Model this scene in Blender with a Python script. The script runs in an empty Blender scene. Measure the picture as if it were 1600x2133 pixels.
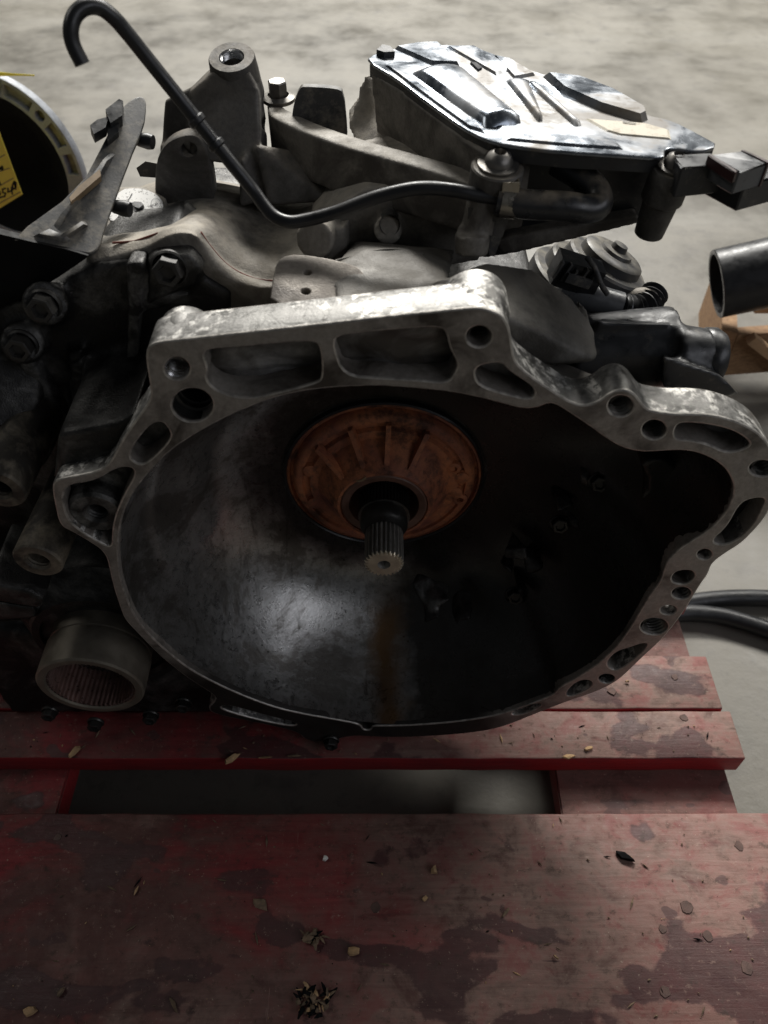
import bpy, bmesh, math, random
from mathutils import Vector, Matrix, Quaternion, noise, geometry
random.seed(7)
R = math.radians
S = bpy.context.scene
COL = S.collection

# ------------------------------------------------------------------ camera
PITCH = R(48.0)
CAM = Vector((0.0, -0.3145, 0.4435))          # origin = input shaft axis in the plane of the bell flange
cam_data = bpy.data.cameras.new('camera')
cam = bpy.data.objects.new('camera', cam_data)
COL.objects.link(cam)
cam.location = CAM
cam.rotation_euler = (R(90) - PITCH, 0, 0)
cam_data.sensor_fit = 'VERTICAL'
cam_data.sensor_height = 24.0
cam_data.lens = 24.0 * 1600 / 2133
cam_data.clip_start = 0.01
cam_data.clip_end = 200
cam_data.dof.use_dof = True
cam_data.dof.focus_distance = 0.55
cam_data.dof.aperture_fstop = 6.5
S.camera = cam

# ------------------------------------------------------------------ light (dim hall, lamps behind and above, fill added from the left)
world = bpy.data.worlds.new('World')
S.world = world
world.use_nodes = True
world.node_tree.nodes['Background'].inputs[0].default_value = (0.90, 0.95, 1.0, 1)
world.node_tree.nodes['Background'].inputs[1].default_value = 0.047

def area(name, loc, target, sx, sy, power, col):
    l = bpy.data.lights.new(name, 'AREA')
    l.shape = 'RECTANGLE'; l.size = sx; l.size_y = sy
    l.energy = power; l.color = col
    o = bpy.data.objects.new(name, l); COL.objects.link(o)
    o.location = loc
    o.rotation_euler = (Vector(target) - Vector(loc)).to_track_quat('-Z', 'Y').to_euler()
    return o
area('hall_lamp_far', (0.0, 6.0, 4.6), (0.0, 2.0, -0.3), 4.0, 1.0, 940, (1.0, 0.975, 0.925))
area('hall_lamp_side', (2.6, 2.6, 2.8), (0.3, 0.0, -0.2), 1.6, 1.0, 72, (1.0, 0.97, 0.91))
area('hall_door_light', (2.7, -1.5, 1.75), (0.0, 0.0, -0.1), 2.6, 1.3, 19, (0.90, 0.92, 1.0))
area('left_fill_light', (-2.3, 0.9, 2.6), (0.0, 0.1, 0.0), 1.4, 0.7, 12, (1.0, 0.97, 0.91))  # unseen fill, added to brighten the left-facing casting walls

S.view_settings.view_transform = 'Standard'
S.view_settings.look = 'None'
S.view_settings.exposure = 0.0
S.view_settings.gamma = 1.0
S.render.engine = 'CYCLES'
S.cycles.max_bounces = 5
S.cycles.glossy_bounces = 3
S.cycles.diffuse_bounces = 3

# ------------------------------------------------------------------ reading positions off real planes of the scene
FPX = 1600.0
FW = Vector((0, math.cos(PITCH), -math.sin(PITCH)))
UP = Vector((0, math.sin(PITCH), math.cos(PITCH)))
def ray(px, py):
    return FW + Vector((1, 0, 0)) * ((px - 800) / FPX) + UP * ((1066.5 - py) / FPX)
def ony(px, py, Y):
    d = ray(px, py); return CAM + d * ((Y - CAM.y) / d.y)
def onz(px, py, Z):
    d = ray(px, py); return CAM + d * ((Z - CAM.z) / d.z)
def onp(px, py, p0, n):
    d = ray(px, py); return CAM + d * ((p0 - CAM).dot(n) / d.dot(n))

ZP = CAM.z - 0.6685        # top of the pallet deck
ZF = ZP - 0.122            # hall floor

# ------------------------------------------------------------------ materials
class NT:
    def __init__(s, name):
        s.m = bpy.data.materials.new(name); s.m.use_nodes = True
        s.t = s.m.node_tree; s.n = s.t.nodes
        s.b = s.n['Principled BSDF']
        s.tc = s.n.new('ShaderNodeTexCoord')
        s.co = s.tc.outputs['Object']
    def L(s, a, b): s.t.links.new(a, b)
    def mapping(s, scale=(1, 1, 1), loc=(0, 0, 0), rot=(0, 0, 0)):
        n = s.n.new('ShaderNodeMapping'); s.L(s.co, n.inputs[0])
        n.inputs['Scale'].default_value = scale; n.inputs['Location'].default_value = loc
        n.inputs['Rotation'].default_value = rot
        return n.outputs[0]
    def noise(s, scale, detail=4, rough=0.6, co=None, dist=0.0):
        n = s.n.new('ShaderNodeTexNoise'); s.L(co or s.co, n.inputs['Vector'])
        n.inputs['Scale'].default_value = scale; n.inputs['Detail'].default_value = detail
        n.inputs['Roughness'].default_value = rough; n.inputs['Distortion'].default_value = dist
        return n.outputs['Fac']
    def vor(s, scale, co=None, feature='F1'):
        n = s.n.new('ShaderNodeTexVoronoi'); s.L(co or s.co, n.inputs['Vector'])
        n.feature = feature
        n.inputs['Scale'].default_value = scale
        return n.outputs['Distance']
    def ramp(s, f, a, b, va=0.0, vb=1.0):
        n = s.n.new('ShaderNodeMapRange'); s.L(f, n.inputs['Value'])
        n.inputs['From Min'].default_value = a; n.inputs['From Max'].default_value = b
        n.inputs['To Min'].default_value = va; n.inputs['To Max'].default_value = vb
        return n.outputs[0]
    def math(s, op, a, b):
        n = s.n.new('ShaderNodeMath'); n.operation = op
        for i, v in enumerate((a, b)):
            if isinstance(v, (int, float)): n.inputs[i].default_value = v
            else: s.L(v, n.inputs[i])
        return n.outputs[0]
    def mix(s, f, a, b):
        n = s.n.new('ShaderNodeMix'); n.data_type = 'RGBA'
        if isinstance(f, (int, float)): n.inputs[0].default_value = f
        else: s.L(f, n.inputs[0])
        for i, v in ((6, a), (7, b)):
            if isinstance(v, tuple): n.inputs[i].default_value = (*v, 1)
            else: s.L(v, n.inputs[i])
        return n.outputs[2]
    def color(s, c):
        if isinstance(c, tuple): s.b.inputs['Base Color'].default_value = (*c, 1)
        else: s.L(c, s.b.inputs['Base Color'])
    def set(s, k, v):
        if isinstance(v, (int, float)): s.b.inputs[k].default_value = v
        else: s.L(v, s.b.inputs[k])
    def bump(s, h, strength=0.3, dist=0.001):
        n = s.n.new('ShaderNodeBump'); s.L(h, n.inputs['Height'])
        n.inputs['Strength'].default_value = strength; n.inputs['Distance'].default_value = dist
        s.L(n.outputs[0], s.b.inputs['Normal'])

def m_cast(name, lo, hi, dirt, metal=0.5, r0=0.45, r1=0.75, dirt_amt=0.5, sc=30, dust=None, bump=0.35):
    k = NT(name)
    big = k.noise(sc, 5, 0.62, dist=0.6)
    fine = k.noise(sc * 14, 4, 0.7)
    c = k.mix(k.ramp(fine, 0.3, 0.7), lo, hi)
    dmask = k.ramp(big, dirt_amt - 0.02, dirt_amt + 0.16, 1.0, 0.0)
    c = k.mix(dmask, c, dirt)
    if dust:
        g = k.n.new('ShaderNodeNewGeometry'); sep = k.n.new('ShaderNodeSeparateXYZ')
        k.L(g.outputs['Normal'], sep.inputs[0])
        f = k.math('MULTIPLY', k.ramp(sep.outputs[2], 0.35, 0.95), k.ramp(k.noise(sc * 2.2, 5, 0.7), 0.34, 0.6))
        c = k.mix(f, c, dust)
        k.set('Metallic', k.math('MULTIPLY', k.ramp(f, 0, 1, 1, 0.05), metal))
    else:
        k.set('Metallic', metal)
    k.color(c)
    k.set('Roughness', k.ramp(k.noise(sc * 3, 3), 0.3, 0.7, r0, r1))
    h = k.math('ADD', k.math('MULTIPLY', k.noise(900, 2), 0.6), k.math('MULTIPLY', fine, 0.7))
    k.bump(h, bump, 0.0008)
    return k.m

def m_plain(name, col, rough=0.5, metal=0.0, var=0.35, sc=60, bump=0.1, dust=None, da=0.5):
    k = NT(name)
    n = k.noise(sc, 5, 0.65)
    dark = tuple(c * (1 - var) for c in col); lite = tuple(min(1, c * (1 + var)) for c in col)
    c = k.mix(k.ramp(n, 0.3, 0.7), dark, lite)
    if dust:
        c = k.mix(k.ramp(k.noise(sc * 1.7, 6, 0.75), da, da + 0.18), c, dust)
    k.color(c); k.set('Metallic', metal)
    k.set('Roughness', k.ramp(k.noise(sc * 2, 3), 0.3, 0.7, max(0.05, rough - 0.12), min(1, rough + 0.12)))
    k.bump(k.noise(sc * 12, 3), bump, 0.0006)
    return k.m

M = {}
M['flange_face'] = m_cast('machined_flange', (0.18, 0.16, 0.138), (0.27, 0.245, 0.215), (0.05, 0.041, 0.034), 0.4, 0.42, 0.68, 0.39, 22)
M['pocket'] = m_cast('cast_pocket', (0.22, 0.215, 0.21), (0.34, 0.33, 0.32), (0.09, 0.08, 0.07), 0.4, 0.4, 0.65, 0.40, 24)
M['worn_edge'] = m_plain('rubbed_edge', (0.42, 0.40, 0.37), 0.42, 0.7, 0.5, 160, 0.2)
M['flange_side'] = None
M['case'] = m_cast('dusty_casting', (0.19, 0.178, 0.158), (0.28, 0.262, 0.23), (0.11, 0.098, 0.083), 0.3, 0.5, 0.78, 0.42, 26, dust=(0.35, 0.315, 0.26), bump=0.6)
M['case_dark'] = m_cast('oily_casting', (0.065, 0.063, 0.06), (0.15, 0.146, 0.138), (0.018, 0.0172, 0.0165), 0.5, 0.3, 0.58, 0.49, 26, bump=0.7)
M['tower'] = m_cast('dark_casting', (0.085, 0.08, 0.074), (0.135, 0.128, 0.118), (0.05, 0.046, 0.041), 0.3, 0.5, 0.75, 0.42, 30, dust=(0.20, 0.175, 0.14))
M['arm'] = m_cast('brown_dusty_casting', (0.14, 0.13, 0.114), (0.21, 0.195, 0.172), (0.07, 0.062, 0.054), 0.25, 0.5, 0.75, 0.42, 30, dust=(0.27, 0.245, 0.205), bump=0.6)
M['rib'] = m_cast('rubbed_lit_rib', (0.10, 0.098, 0.094), (0.24, 0.235, 0.225), (0.02, 0.019, 0.018), 0.5, 0.4, 0.65, 0.46, 40, bump=0.6)  # rubbed metal, made paler than the case so the ribs look lit
M['shell'] = m_cast('bell_casting', (0.13, 0.125, 0.115), (0.20, 0.19, 0.172), (0.06, 0.055, 0.048), 0.35, 0.5, 0.75, 0.42, 20, dust=(0.13, 0.118, 0.10), bump=0.6)
M['bright'] = m_plain('bright_steel', (0.5, 0.5, 0.5), 0.3, 1.0, 0.3, 80, 0.15)
M['steel'] = m_plain('dull_steel', (0.20, 0.19, 0.175), 0.42, 0.9, 0.35, 70, 0.15)
M['steel_dark'] = m_plain('dark_steel', (0.06, 0.058, 0.055), 0.4, 0.8, 0.4, 70, 0.15)
M['bolt_dark'] = m_plain('oily_bolt', (0.045, 0.043, 0.04), 0.5, 0.5, 0.4, 70, 0.2)
M['post'] = m_cast('stained_post', (0.14, 0.12, 0.09), (0.22, 0.19, 0.145), (0.03, 0.026, 0.021), 0.3, 0.5, 0.75, 0.5, 34)
M['sleeve'] = m_plain('sleeve_steel', (0.17, 0.15, 0.12), 0.48, 0.5, 0.3, 45, 0.1)
M['rubber'] = m_plain('black_rubber', (0.012, 0.0125, 0.014), 0.42, 0.0, 0.3, 50, 0.12)
def dusty_top(m, dust, lo=0.45, hi=0.98, amt=0.75):
    k = m.node_tree; b = k.nodes['Principled BSDF']; src = b.inputs['Base Color'].links[0].from_socket
    g = k.nodes.new('ShaderNodeNewGeometry'); sp = k.nodes.new('ShaderNodeSeparateXYZ'); k.links.new(g.outputs['Normal'], sp.inputs[0])
    r = k.nodes.new('ShaderNodeMapRange'); k.links.new(sp.outputs[2], r.inputs[0]); r.inputs[1].default_value = lo; r.inputs[2].default_value = hi; r.inputs[4].default_value = amt
    n = k.nodes.new('ShaderNodeTexNoise'); n.inputs['Scale'].default_value = 110; n.inputs['Detail'].default_value = 5
    k.links.new(k.nodes['Texture Coordinate'].outputs['Object'], n.inputs['Vector'])
    r2_ = k.nodes.new('ShaderNodeMapRange'); k.links.new(n.outputs[0], r2_.inputs[0]); r2_.inputs[1].default_value = .35; r2_.inputs[2].default_value = .62
    mu = k.nodes.new('ShaderNodeMath'); mu.operation = 'MULTIPLY'; k.links.new(r.outputs[0], mu.inputs[0]); k.links.new(r2_.outputs[0], mu.inputs[1])
    x = k.nodes.new('ShaderNodeMix'); x.data_type = 'RGBA'; k.links.new(mu.outputs[0], x.inputs[0]); k.links.new(src, x.inputs[6]); x.inputs[7].default_value = (*dust, 1)
    k.links.new(x.outputs[2], b.inputs['Base Color'])
    return m
M['hose_rubber'] = dusty_top(m_plain('dusty_lit_hose_rubber', (0.022, 0.0225, 0.024), 0.33, 0.0, 0.3, 50, 0.12), (0.20, 0.17, 0.13), .35, .95, .9)  # paler upper side: dust, strengthened to put light on the hose into colour
M['plastic'] = m_plain('black_plastic', (0.016, 0.017, 0.019), 0.38, 0.0, 0.35, 60, 0.12, dust=(0.09, 0.08, 0.068), da=0.56)
M['plastic_dusty'] = m_plain('dusty_plastic', (0.05, 0.05, 0.05), 0.55, 0.0, 0.4, 60, 0.2, dust=(0.16, 0.145, 0.12), da=0.46)
M['plastic_grey'] = m_plain('grey_plastic', (0.075, 0.078, 0.082), 0.35, 0.0, 0.25, 60, 0.1)
M['red_plastic'] = m_plain('dark_red_plastic', (0.028, 0.008, 0.008), 0.45, 0.0, 0.4, 60, 0.1)
M['black_void'] = m_plain('black_cover', (0.0035, 0.0035, 0.004), 0.6, 0.0, 0.3, 40, 0.1)
M['black_void'].node_tree.nodes['Principled BSDF'].inputs['Specular IOR Level'].default_value = 0.12
M['seal'] = m_plain('brown_seal', (0.13, 0.068, 0.048), 0.5, 0.0, 0.3, 90, 0.1)
M['sealant'] = m_plain('red_sealant', (0.16, 0.035, 0.02), 0.6, 0.0, 0.4, 90, 0.2)
M['paper'] = m_plain('white_paper', (0.72, 0.71, 0.66), 0.7, 0.0, 0.08, 40, 0.05)
M['ink'] = m_plain('black_ink', (0.03, 0.03, 0.035), 0.8, 0.0, 0.2, 40, 0.05)
M['yellow'] = m_plain('yellow_paper', (0.93, 0.82, 0.12), 0.65, 0.0, 0.08, 30, 0.05)
M['wood_chip'] = m_plain('pale_wood', (0.42, 0.27, 0.14), 0.8, 0.0, 0.4, 120, 0.4)
M['wood_chip_dark'] = m_plain('weathered_wood', (0.16, 0.11, 0.07), 0.85, 0.0, 0.6, 150, 0.4)
M['nail'] = m_plain('rusty_nail', (0.10, 0.06, 0.05), 0.65, 0.3, 0.4, 120, 0.3)
M['zinc'] = m_plain('zinc_clamp', (0.36, 0.33, 0.28), 0.32, 1.0, 0.3, 80, 0.15)
M['tan'] = m_plain('tan_plastic', (0.24, 0.17, 0.10), 0.55, 0.0, 0.3, 80, 0.15)

def flange_material():      # scraped aluminium: oxide blotches and bare streaks
    k = NT('scraped_aluminium')
    a = k.noise(35, 6, 0.7, dist=0.5); b = k.noise(170, 5, 0.7); mp = k.mapping((30, 400, 200)); st = k.noise(1, 4, 0.7, co=mp)
    c = k.mix(k.ramp(b, 0.35, 0.65), (0.10, 0.098, 0.092), (0.24, 0.235, 0.225))
    f = k.math('MULTIPLY', k.ramp(a, 0.46, 0.56), k.ramp(b, 0.46, 0.56))
    c = k.mix(f, c, (0.72, 0.70, 0.66))
    c = k.mix(k.ramp(k.noise(60, 5, 0.7, dist=0.4), 0.36, 0.30), c, (0.03, 0.027, 0.024))
    k.color(c); k.set('Metallic', k.ramp(f, 0, 1, 0.75, 0.7))
    k.set('Roughness', k.ramp(b, 0.3, 0.7, 0.36, 0.6)); k.bump(k.math('ADD', b, k.math('MULTIPLY', st, 0.5)), 0.5, 0.0008)
    return k.m
M['flange_side'] = flange_material()

def bowl_material():
    k = NT('stained_bowl')
    a = k.noise(13, 6, 0.7, dist=0.5); b = k.noise(130, 6, 0.74, dist=0.4); c_ = k.noise(520, 3)
    run = k.noise(1, 5, 0.7, co=k.mapping((90, 14, 14)), dist=0.5)
    c = k.mix(k.ramp(b, 0.34, 0.66), (0.21, 0.205, 0.195), (0.40, 0.395, 0.385))
    c = k.mix(k.ramp(k.math('ADD', a, k.math('MULTIPLY', k.math('SUBTRACT', b, .5), .35)), 0.50, 0.57, 0, 0.75), c, (0.085, 0.075, 0.062))
    c = k.mix(k.ramp(run, 0.56, 0.68, 0, 0.6), c, (0.035, 0.03, 0.024))
    spots = k.ramp(k.vor(120), 0.08, 0.14, 1, 0)
    c = k.mix(k.math('MULTIPLY', spots, k.ramp(k.noise(26, 3), 0.52, 0.58)), c, (0.008, 0.007, 0.006))
    g = k.n.new('ShaderNodeSeparateXYZ'); k.L(k.co, g.inputs[0])
    oil = k.math('MULTIPLY', k.ramp(k.math('ADD', g.outputs[0], k.math('MULTIPLY', k.noise(30, 4), 0.07)), 0.030, 0.066), 0.95)  # right half blackened: oil, and the rim's shade put into the colour
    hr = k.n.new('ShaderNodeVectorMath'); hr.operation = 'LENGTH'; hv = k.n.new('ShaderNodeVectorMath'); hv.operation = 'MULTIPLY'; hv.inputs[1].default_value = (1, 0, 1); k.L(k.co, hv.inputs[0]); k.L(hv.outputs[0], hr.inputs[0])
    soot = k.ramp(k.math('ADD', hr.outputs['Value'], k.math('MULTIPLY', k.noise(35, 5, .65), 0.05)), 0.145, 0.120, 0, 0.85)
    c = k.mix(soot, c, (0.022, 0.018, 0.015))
    c = k.mix(oil, c, (0.010, 0.0082, 0.006))
    br = k.math('MULTIPLY', k.ramp(k.math('ABSOLUTE', k.math('SUBTRACT', k.math('ADD', g.outputs[0], k.math('MULTIPLY', k.noise(40, 4), 0.03)), 0.018), 0.0), 0.022, 0.004), k.ramp(g.outputs[2], -0.12, -0.16))
    c = k.mix(k.math('MULTIPLY', br, 0.85), c, (0.11, 0.055, 0.016))
    k.color(c); k.set('Metallic', k.ramp(oil, 0, 1, 0.85, 0.1))
    k.set('Roughness', k.math('ADD', k.ramp(b, 0.3, 0.7, 0.22, 0.36), k.ramp(a, .47, .58, 0, .10)))
    k.bump(k.math('ADD', k.math('MULTIPLY', b, 0.6), k.math('MULTIPLY', c_, 0.4)), 0.4, 0.0008)
    return k.m
M['bowl'] = bowl_material()

def rust_material():
    k = NT('rusty_pump_cover')
    a = k.noise(26, 5, 0.65, dist=0.6); b = k.noise(180, 5, 0.75)
    c = k.mix(k.ramp(a, 0.36, 0.62), (0.22, 0.072, 0.050), (0.50, 0.18, 0.075))
    c = k.mix(k.ramp(b, 0.50, 0.70), c, (0.15, 0.075, 0.05)); c = k.mix(k.ramp(k.noise(38, 5, .7), .52, .66, 0, .85), c, (0.05, 0.02, 0.014))
    k.color(c); k.set('Roughness', k.ramp(b, 0.3, 0.7, 0.5, 0.8)); k.set('Metallic', 0.1); k.bump(b, 0.5, 0.0012)
    return k.m
M['rust'] = rust_material()

def plate_material():
    k = NT('stained_stainless_cover')
    a = k.noise(17, 4, 0.55, dist=0.7); b = k.noise(130, 5, 0.7); e = k.noise(45, 4, 0.6, dist=0.5)
    d = k.math('ADD', k.ramp(a, 0.46, 0.62, 0, 0.75), k.ramp(b, 0.52, 0.72, 0, 0.35))
    c = k.mix(d, k.mix(k.ramp(e, .35, .65), (0.17, 0.195, 0.23), (0.38, 0.41, 0.45)), (0.15, 0.125, 0.095))
    k.color(c); k.set('Metallic', k.ramp(d, 0, 1, 1.0, 0.1)); k.set('Roughness', k.math('ADD', k.ramp(e, .3, .7, .16, .30), k.ramp(d, 0, 1, 0, 0.4))); k.bump(k.noise(30, 3), 0.15, 0.003)
    return k.m
M['cover'] = plate_material()

def pallet_material(name, wear, seed, end=False):
    k = NT(name)
    sep = k.n.new('ShaderNodeSeparateXYZ'); k.L(k.co, sep.inputs[0])
    mp = k.mapping((1.2, 16, 16), loc=(seed, seed * 2.3, 0))
    grain = k.noise(16, 6, 0.6, co=mp, dist=0.8)
    mp2 = k.mapping((1, 1.3, 1), loc=(seed * 3.1, seed, 0))
    a = k.noise(7, 6, 0.62, co=mp2, dist=0.6)
    b = k.noise(85, 6, 0.75, co=mp2)
    m = k.noise(26, 6, 0.7, co=mp2, dist=0.4)
    st = k.noise(14, 3, 0.5, co=k.mapping((0.7, 1.3, 1), loc=(seed + 4, 7, 0)), dist=0.35)
    red = k.mix(k.ramp(grain, 0.3, 0.7), (0.15, 0.010, 0.014), (0.25, 0.022, 0.025))
    if end:
        k.color(k.mix(k.ramp(m, 0.35, 0.6), k.mix(0.5, red, (0.33, 0.012, 0.014)), red)); k.set('Roughness', 0.6); k.bump(grain, 0.4, 0.001); return k.m
    worn = k.mix(k.ramp(k.math('ADD', k.math('MULTIPLY', grain, .5), k.math('MULTIPLY', m, .5)), 0.36, 0.64), (0.155, 0.095, 0.073), (0.285, 0.205, 0.168))
    worn = k.mix(k.ramp(m, 0.44, 0.62, 0.0, 0.75), worn, (0.19, 0.045, 0.042))
    side = k.ramp(k.math('ADD', sep.outputs[0], k.math('MULTIPLY', a, 0.55)), 0.10, 0.36)  # boards darker to the left: dirt and less wear, plus painted-in cast shade
    f = k.math('MULTIPLY', k.math('MAXIMUM', side, k.ramp(a, 0.55, 0.68)), wear)
    f = k.math('MULTIPLY', f, k.ramp(m, 0.34, 0.52, 0.25, 1.0))
    dirty = k.mix(k.ramp(m, 0.35, 0.65), (0.052, 0.026, 0.021), (0.10, 0.052, 0.041))
    base = k.mix(k.math('MULTIPLY', k.ramp(a, 0.36, 0.52), 0.85), red, dirty)
    c = k.mix(f, base, worn)
    st = k.math('ADD', st, k.math('MULTIPLY', k.math('SUBTRACT', b, 0.5), 0.10)); c = k.mix(k.ramp(st, 0.555, 0.578, 0, 0.82), c, k.mix(k.ramp(m, .3, .7), (0.040, 0.014, 0.015), (0.066, 0.023, 0.023)))
    c = k.mix(k.math('MULTIPLY', k.ramp(k.noise(30, 2, 0.4, co=mp2), 0.685, 0.70), 0.8), c, (0.07, 0.032, 0.03))
    c = k.mix(k.ramp(b, 0.56, 0.70, 0, 0.8), c, (0.045, 0.030, 0.022)); c = k.mix(k.ramp(k.noise(150, 5, .75, co=mp2), .60, .70, 0, .5), c, (0.30, 0.20, 0.16))
    scr = k.noise(1, 3, 0.6, co=k.mapping((26, 330, 1), loc=(seed, 0, 0), rot=(0, 0, 0.9)))
    c = k.mix(k.ramp(scr, 0.71, 0.77, 0, 0.8), c, (0.03, 0.013, 0.012))
    c = k.mix(k.ramp(k.noise(420, 2), 0.70, 0.76, 0, 0.5), c, (0.40, 0.33, 0.25)); s2 = k.noise(1, 3, 0.6, co=k.mapping((240, 18, 1), loc=(seed, 2, 0), rot=(0, 0, 0.35))); c = k.mix(k.ramp(s2, 0.72, 0.77, 0, 0.6), c, (0.25, 0.16, 0.13))
    k.color(c)
    k.set('Roughness', k.math('SUBTRACT', k.ramp(b, 0.3, 0.7, 0.55, 0.82), k.math('MULTIPLY', k.ramp(st, 0.56, 0.60), 0.14)))
    k.bump(k.math('ADD', k.math('MULTIPLY', grain, 0.35), k.math('MULTIPLY', k.math('ADD', b, m), 0.5)), 0.5, 0.0016)
    return k.m
M['deck1'] = pallet_material('worn_red_deck', 0.95, 1.7)
M['deck2'] = pallet_material('worn_red_board', 1.0, 5.2)
M['red_edge'] = pallet_material('red_painted_edge', 0.06, 3.3, True)
M['red_stringer'] = pallet_material('red_stringer_wood', 0.35, 8.4)

def floor_material():
    k = NT('hall_concrete')
    a = k.noise(1.3, 4, 0.5, dist=0.3); b = k.noise(6.5, 6, 0.66, dist=0.15); c_ = k.noise(60, 5, 0.7)
    st = k.noise(1.0, 5, 0.65, co=k.mapping((1.0, 5.5, 1), rot=(0, 0, 0.15)), dist=0.1)
    c = k.mix(k.ramp(b, 0.3, 0.7), (0.084, 0.078, 0.066), (0.176, 0.164, 0.138))
    c = k.mix(k.ramp(a, 0.40, 0.62, 0, 0.7), c, (0.21, 0.196, 0.166))
    c = k.mix(k.ramp(st, 0.52, 0.68, 0, 0.4), c, (0.245, 0.235, 0.21))
    c = k.mix(k.ramp(k.noise(16, 5, 0.6), 0.58, 0.72, 0, 0.5), c, (0.09, 0.085, 0.078))
    c = k.mix(k.ramp(c_, 0.56, 0.72, 0, 0.55), c, (0.10, 0.095, 0.085))
    k.color(c); k.set('Roughness', k.ramp(b, 0.3, 0.7, 0.32, 0.62)); k.bump(c_, 0.25, 0.002)
    return k.m
M['floor'] = floor_material()

def osb_material():
    k = NT('brown_chipboard')
    v = k.noise(60, 4, 0.7, co=k.mapping((1, 1, 3)), dist=1.5)
    k.color(k.mix(k.ramp(v, 0.35, 0.65), (0.20, 0.11, 0.055), (0.36, 0.22, 0.115))); k.set('Roughness', 0.8); k.bump(v, 0.3, 0.002)
    return k.m
M['osb'] = osb_material()
M['pale_wood'] = m_plain('planed_batten', (0.42, 0.27, 0.15), 0.75, 0.0, 0.25, 40, 0.2)

# ------------------------------------------------------------------ mesh helpers
def mesh_obj(name, me, mat, parent=None, smooth=False):
    o = bpy.data.objects.new(name, me); COL.objects.link(o)
    if mat is not None and not me.materials: me.materials.append(mat)
    if parent is not None:
        o.parent = parent
        if parent.type == 'EMPTY':      # part meshes are written in scene coordinates
            o.matrix_parent_inverse = Matrix.Translation(parent.location).inverted()
    if smooth:
        me.polygons.foreach_set('use_smooth', [True] * len(me.polygons))
    return o
def from_bm(name, bm, mat, parent=None, smooth=False, sharp=None):
    bmesh.ops.recalc_face_normals(bm, faces=bm.faces)
    me = bpy.data.meshes.new(name); bm.to_mesh(me); bm.free()
    o = mesh_obj(name, me, mat, parent, smooth or sharp is not None)
    if sharp is not None: me.set_sharp_from_angle(angle=R(sharp))
    return o
def tag(o, label, cat, group=None, kind=None):
    if label: o['label'] = label
    if cat: o['category'] = cat
    if group: o['group'] = group
    if kind: o['kind'] = kind
    return o
def empty(name, loc, label, cat, group=None):
    o = bpy.data.objects.new(name, None); COL.objects.link(o)
    o.location = loc; o.empty_display_size = 0.02
    return tag(o, label, cat, group)

def chaikin(p, n=2, closed=True):
    p = [tuple(q) for q in p]
    for _ in range(n):
        q = []
        m = len(p)
        for i in range(m if closed else m - 1):
            a, b = p[i], p[(i + 1) % m]
            q.append(tuple(0.75 * x + 0.25 * y for x, y in zip(a, b)))
            q.append(tuple(0.25 * x + 0.75 * y for x, y in zip(a, b)))
        if not closed: q = [p[0]] + q + [p[-1]]
        p = q
    return p
def catmull(pts, seg=8, closed=False):
    pts = [Vector(p) for p in pts]; n = len(pts); out = []
    for i in range(n if closed else n - 1):
        p0 = pts[(i - 1) % n] if closed or i > 0 else pts[0] * 2 - pts[1]
        p1 = pts[i]; p2 = pts[(i + 1) % n]
        p3 = pts[(i + 2) % n] if closed or i + 2 < n else pts[-1] * 2 - pts[-2]
        for s in range(seg):
            t = s / seg
            out.append(0.5 * ((2 * p1) + (p2 - p0) * t + (2 * p0 - 5 * p1 + 4 * p2 - p3) * t * t + (-p0 + 3 * p1 - 3 * p2 + p3) * t ** 3))
    if not closed: out.append(pts[-1])
    return out

def curve_plate(outer, holes, th, bevel, mtx):
    """flat plate with holes from local 2D outlines; front face at local z=0, body behind it"""
    cu = bpy.data.curves.new('outline', 'CURVE'); cu.dimensions = '2D'; cu.fill_mode = 'BOTH'
    cu.extrude = max(1e-5, th / 2 - bevel); cu.bevel_depth = bevel; cu.bevel_resolution = 1; cu.offset = -bevel
    for pl in [outer] + list(holes):
        sp = cu.splines.new('POLY'); sp.points.add(len(pl) - 1)
        for p, q in zip(sp.points, pl): p.co = (q[0], q[1], 0, 1)
        sp.use_cyclic_u = True
    o = bpy.data.objects.new('tmp', cu); COL.objects.link(o)
    dg = bpy.context.evaluated_depsgraph_get()
    me = bpy.data.meshes.new_from_object(o.evaluated_get(dg))
    bpy.data.objects.remove(o); bpy.data.curves.remove(cu)
    me.transform(mtx @ Matrix.Translation((0, 0, -th / 2)))
    me.materials.clear()
    return me
def frame_y(Y):     # local x->X, local y->Z, local z-> -Y (towards the camera side)
    return Matrix(((1, 0, 0, 0), (0, 0, -1, Y), (0, 1, 0, 0), (0, 0, 0, 1)))
def plate_y(name, px, holes, Y, th, bevel, mat, parent, sm=2, sharp=35, hsm=2):
    f = lambda l, s: [(v.x, v.z) for v in (ony(*p, Y) for p in (chaikin(l, s) if s else l))]
    me = curve_plate(f(px, sm), [f(h, hsm) for h in holes], th, bevel, frame_y(Y))
    o = mesh_obj(name, me, mat, parent, True); me.set_sharp_from_angle(angle=R(sharp))
    return o
def frame_axes(o, x, z):
    z = Vector(z).normalized(); x = Vector(x); x = (x - z * x.dot(z)).normalized(); y = z.cross(x)
    return Matrix(((x.x, y.x, z.x, o.x), (x.y, y.y, z.y, o.y), (x.z, y.z, z.z, o.z), (0, 0, 0, 1)))
def plate_p(name, px, holes, p0, n, th, bevel, mat, parent, sm=2, sharp=35):
    mtx = frame_axes(p0, (1, 0, 0), n); inv = mtx.inverted()
    f = lambda l: [tuple((inv @ onp(*p, p0, Vector(n)))[:2]) for p in (chaikin(l, sm) if sm else l)]
    me = curve_plate(f(px), [f(h) for h in holes], th, bevel, mtx)
    o = mesh_obj(name, me, mat, parent, True); me.set_sharp_from_angle(angle=R(sharp))
    return o
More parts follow.
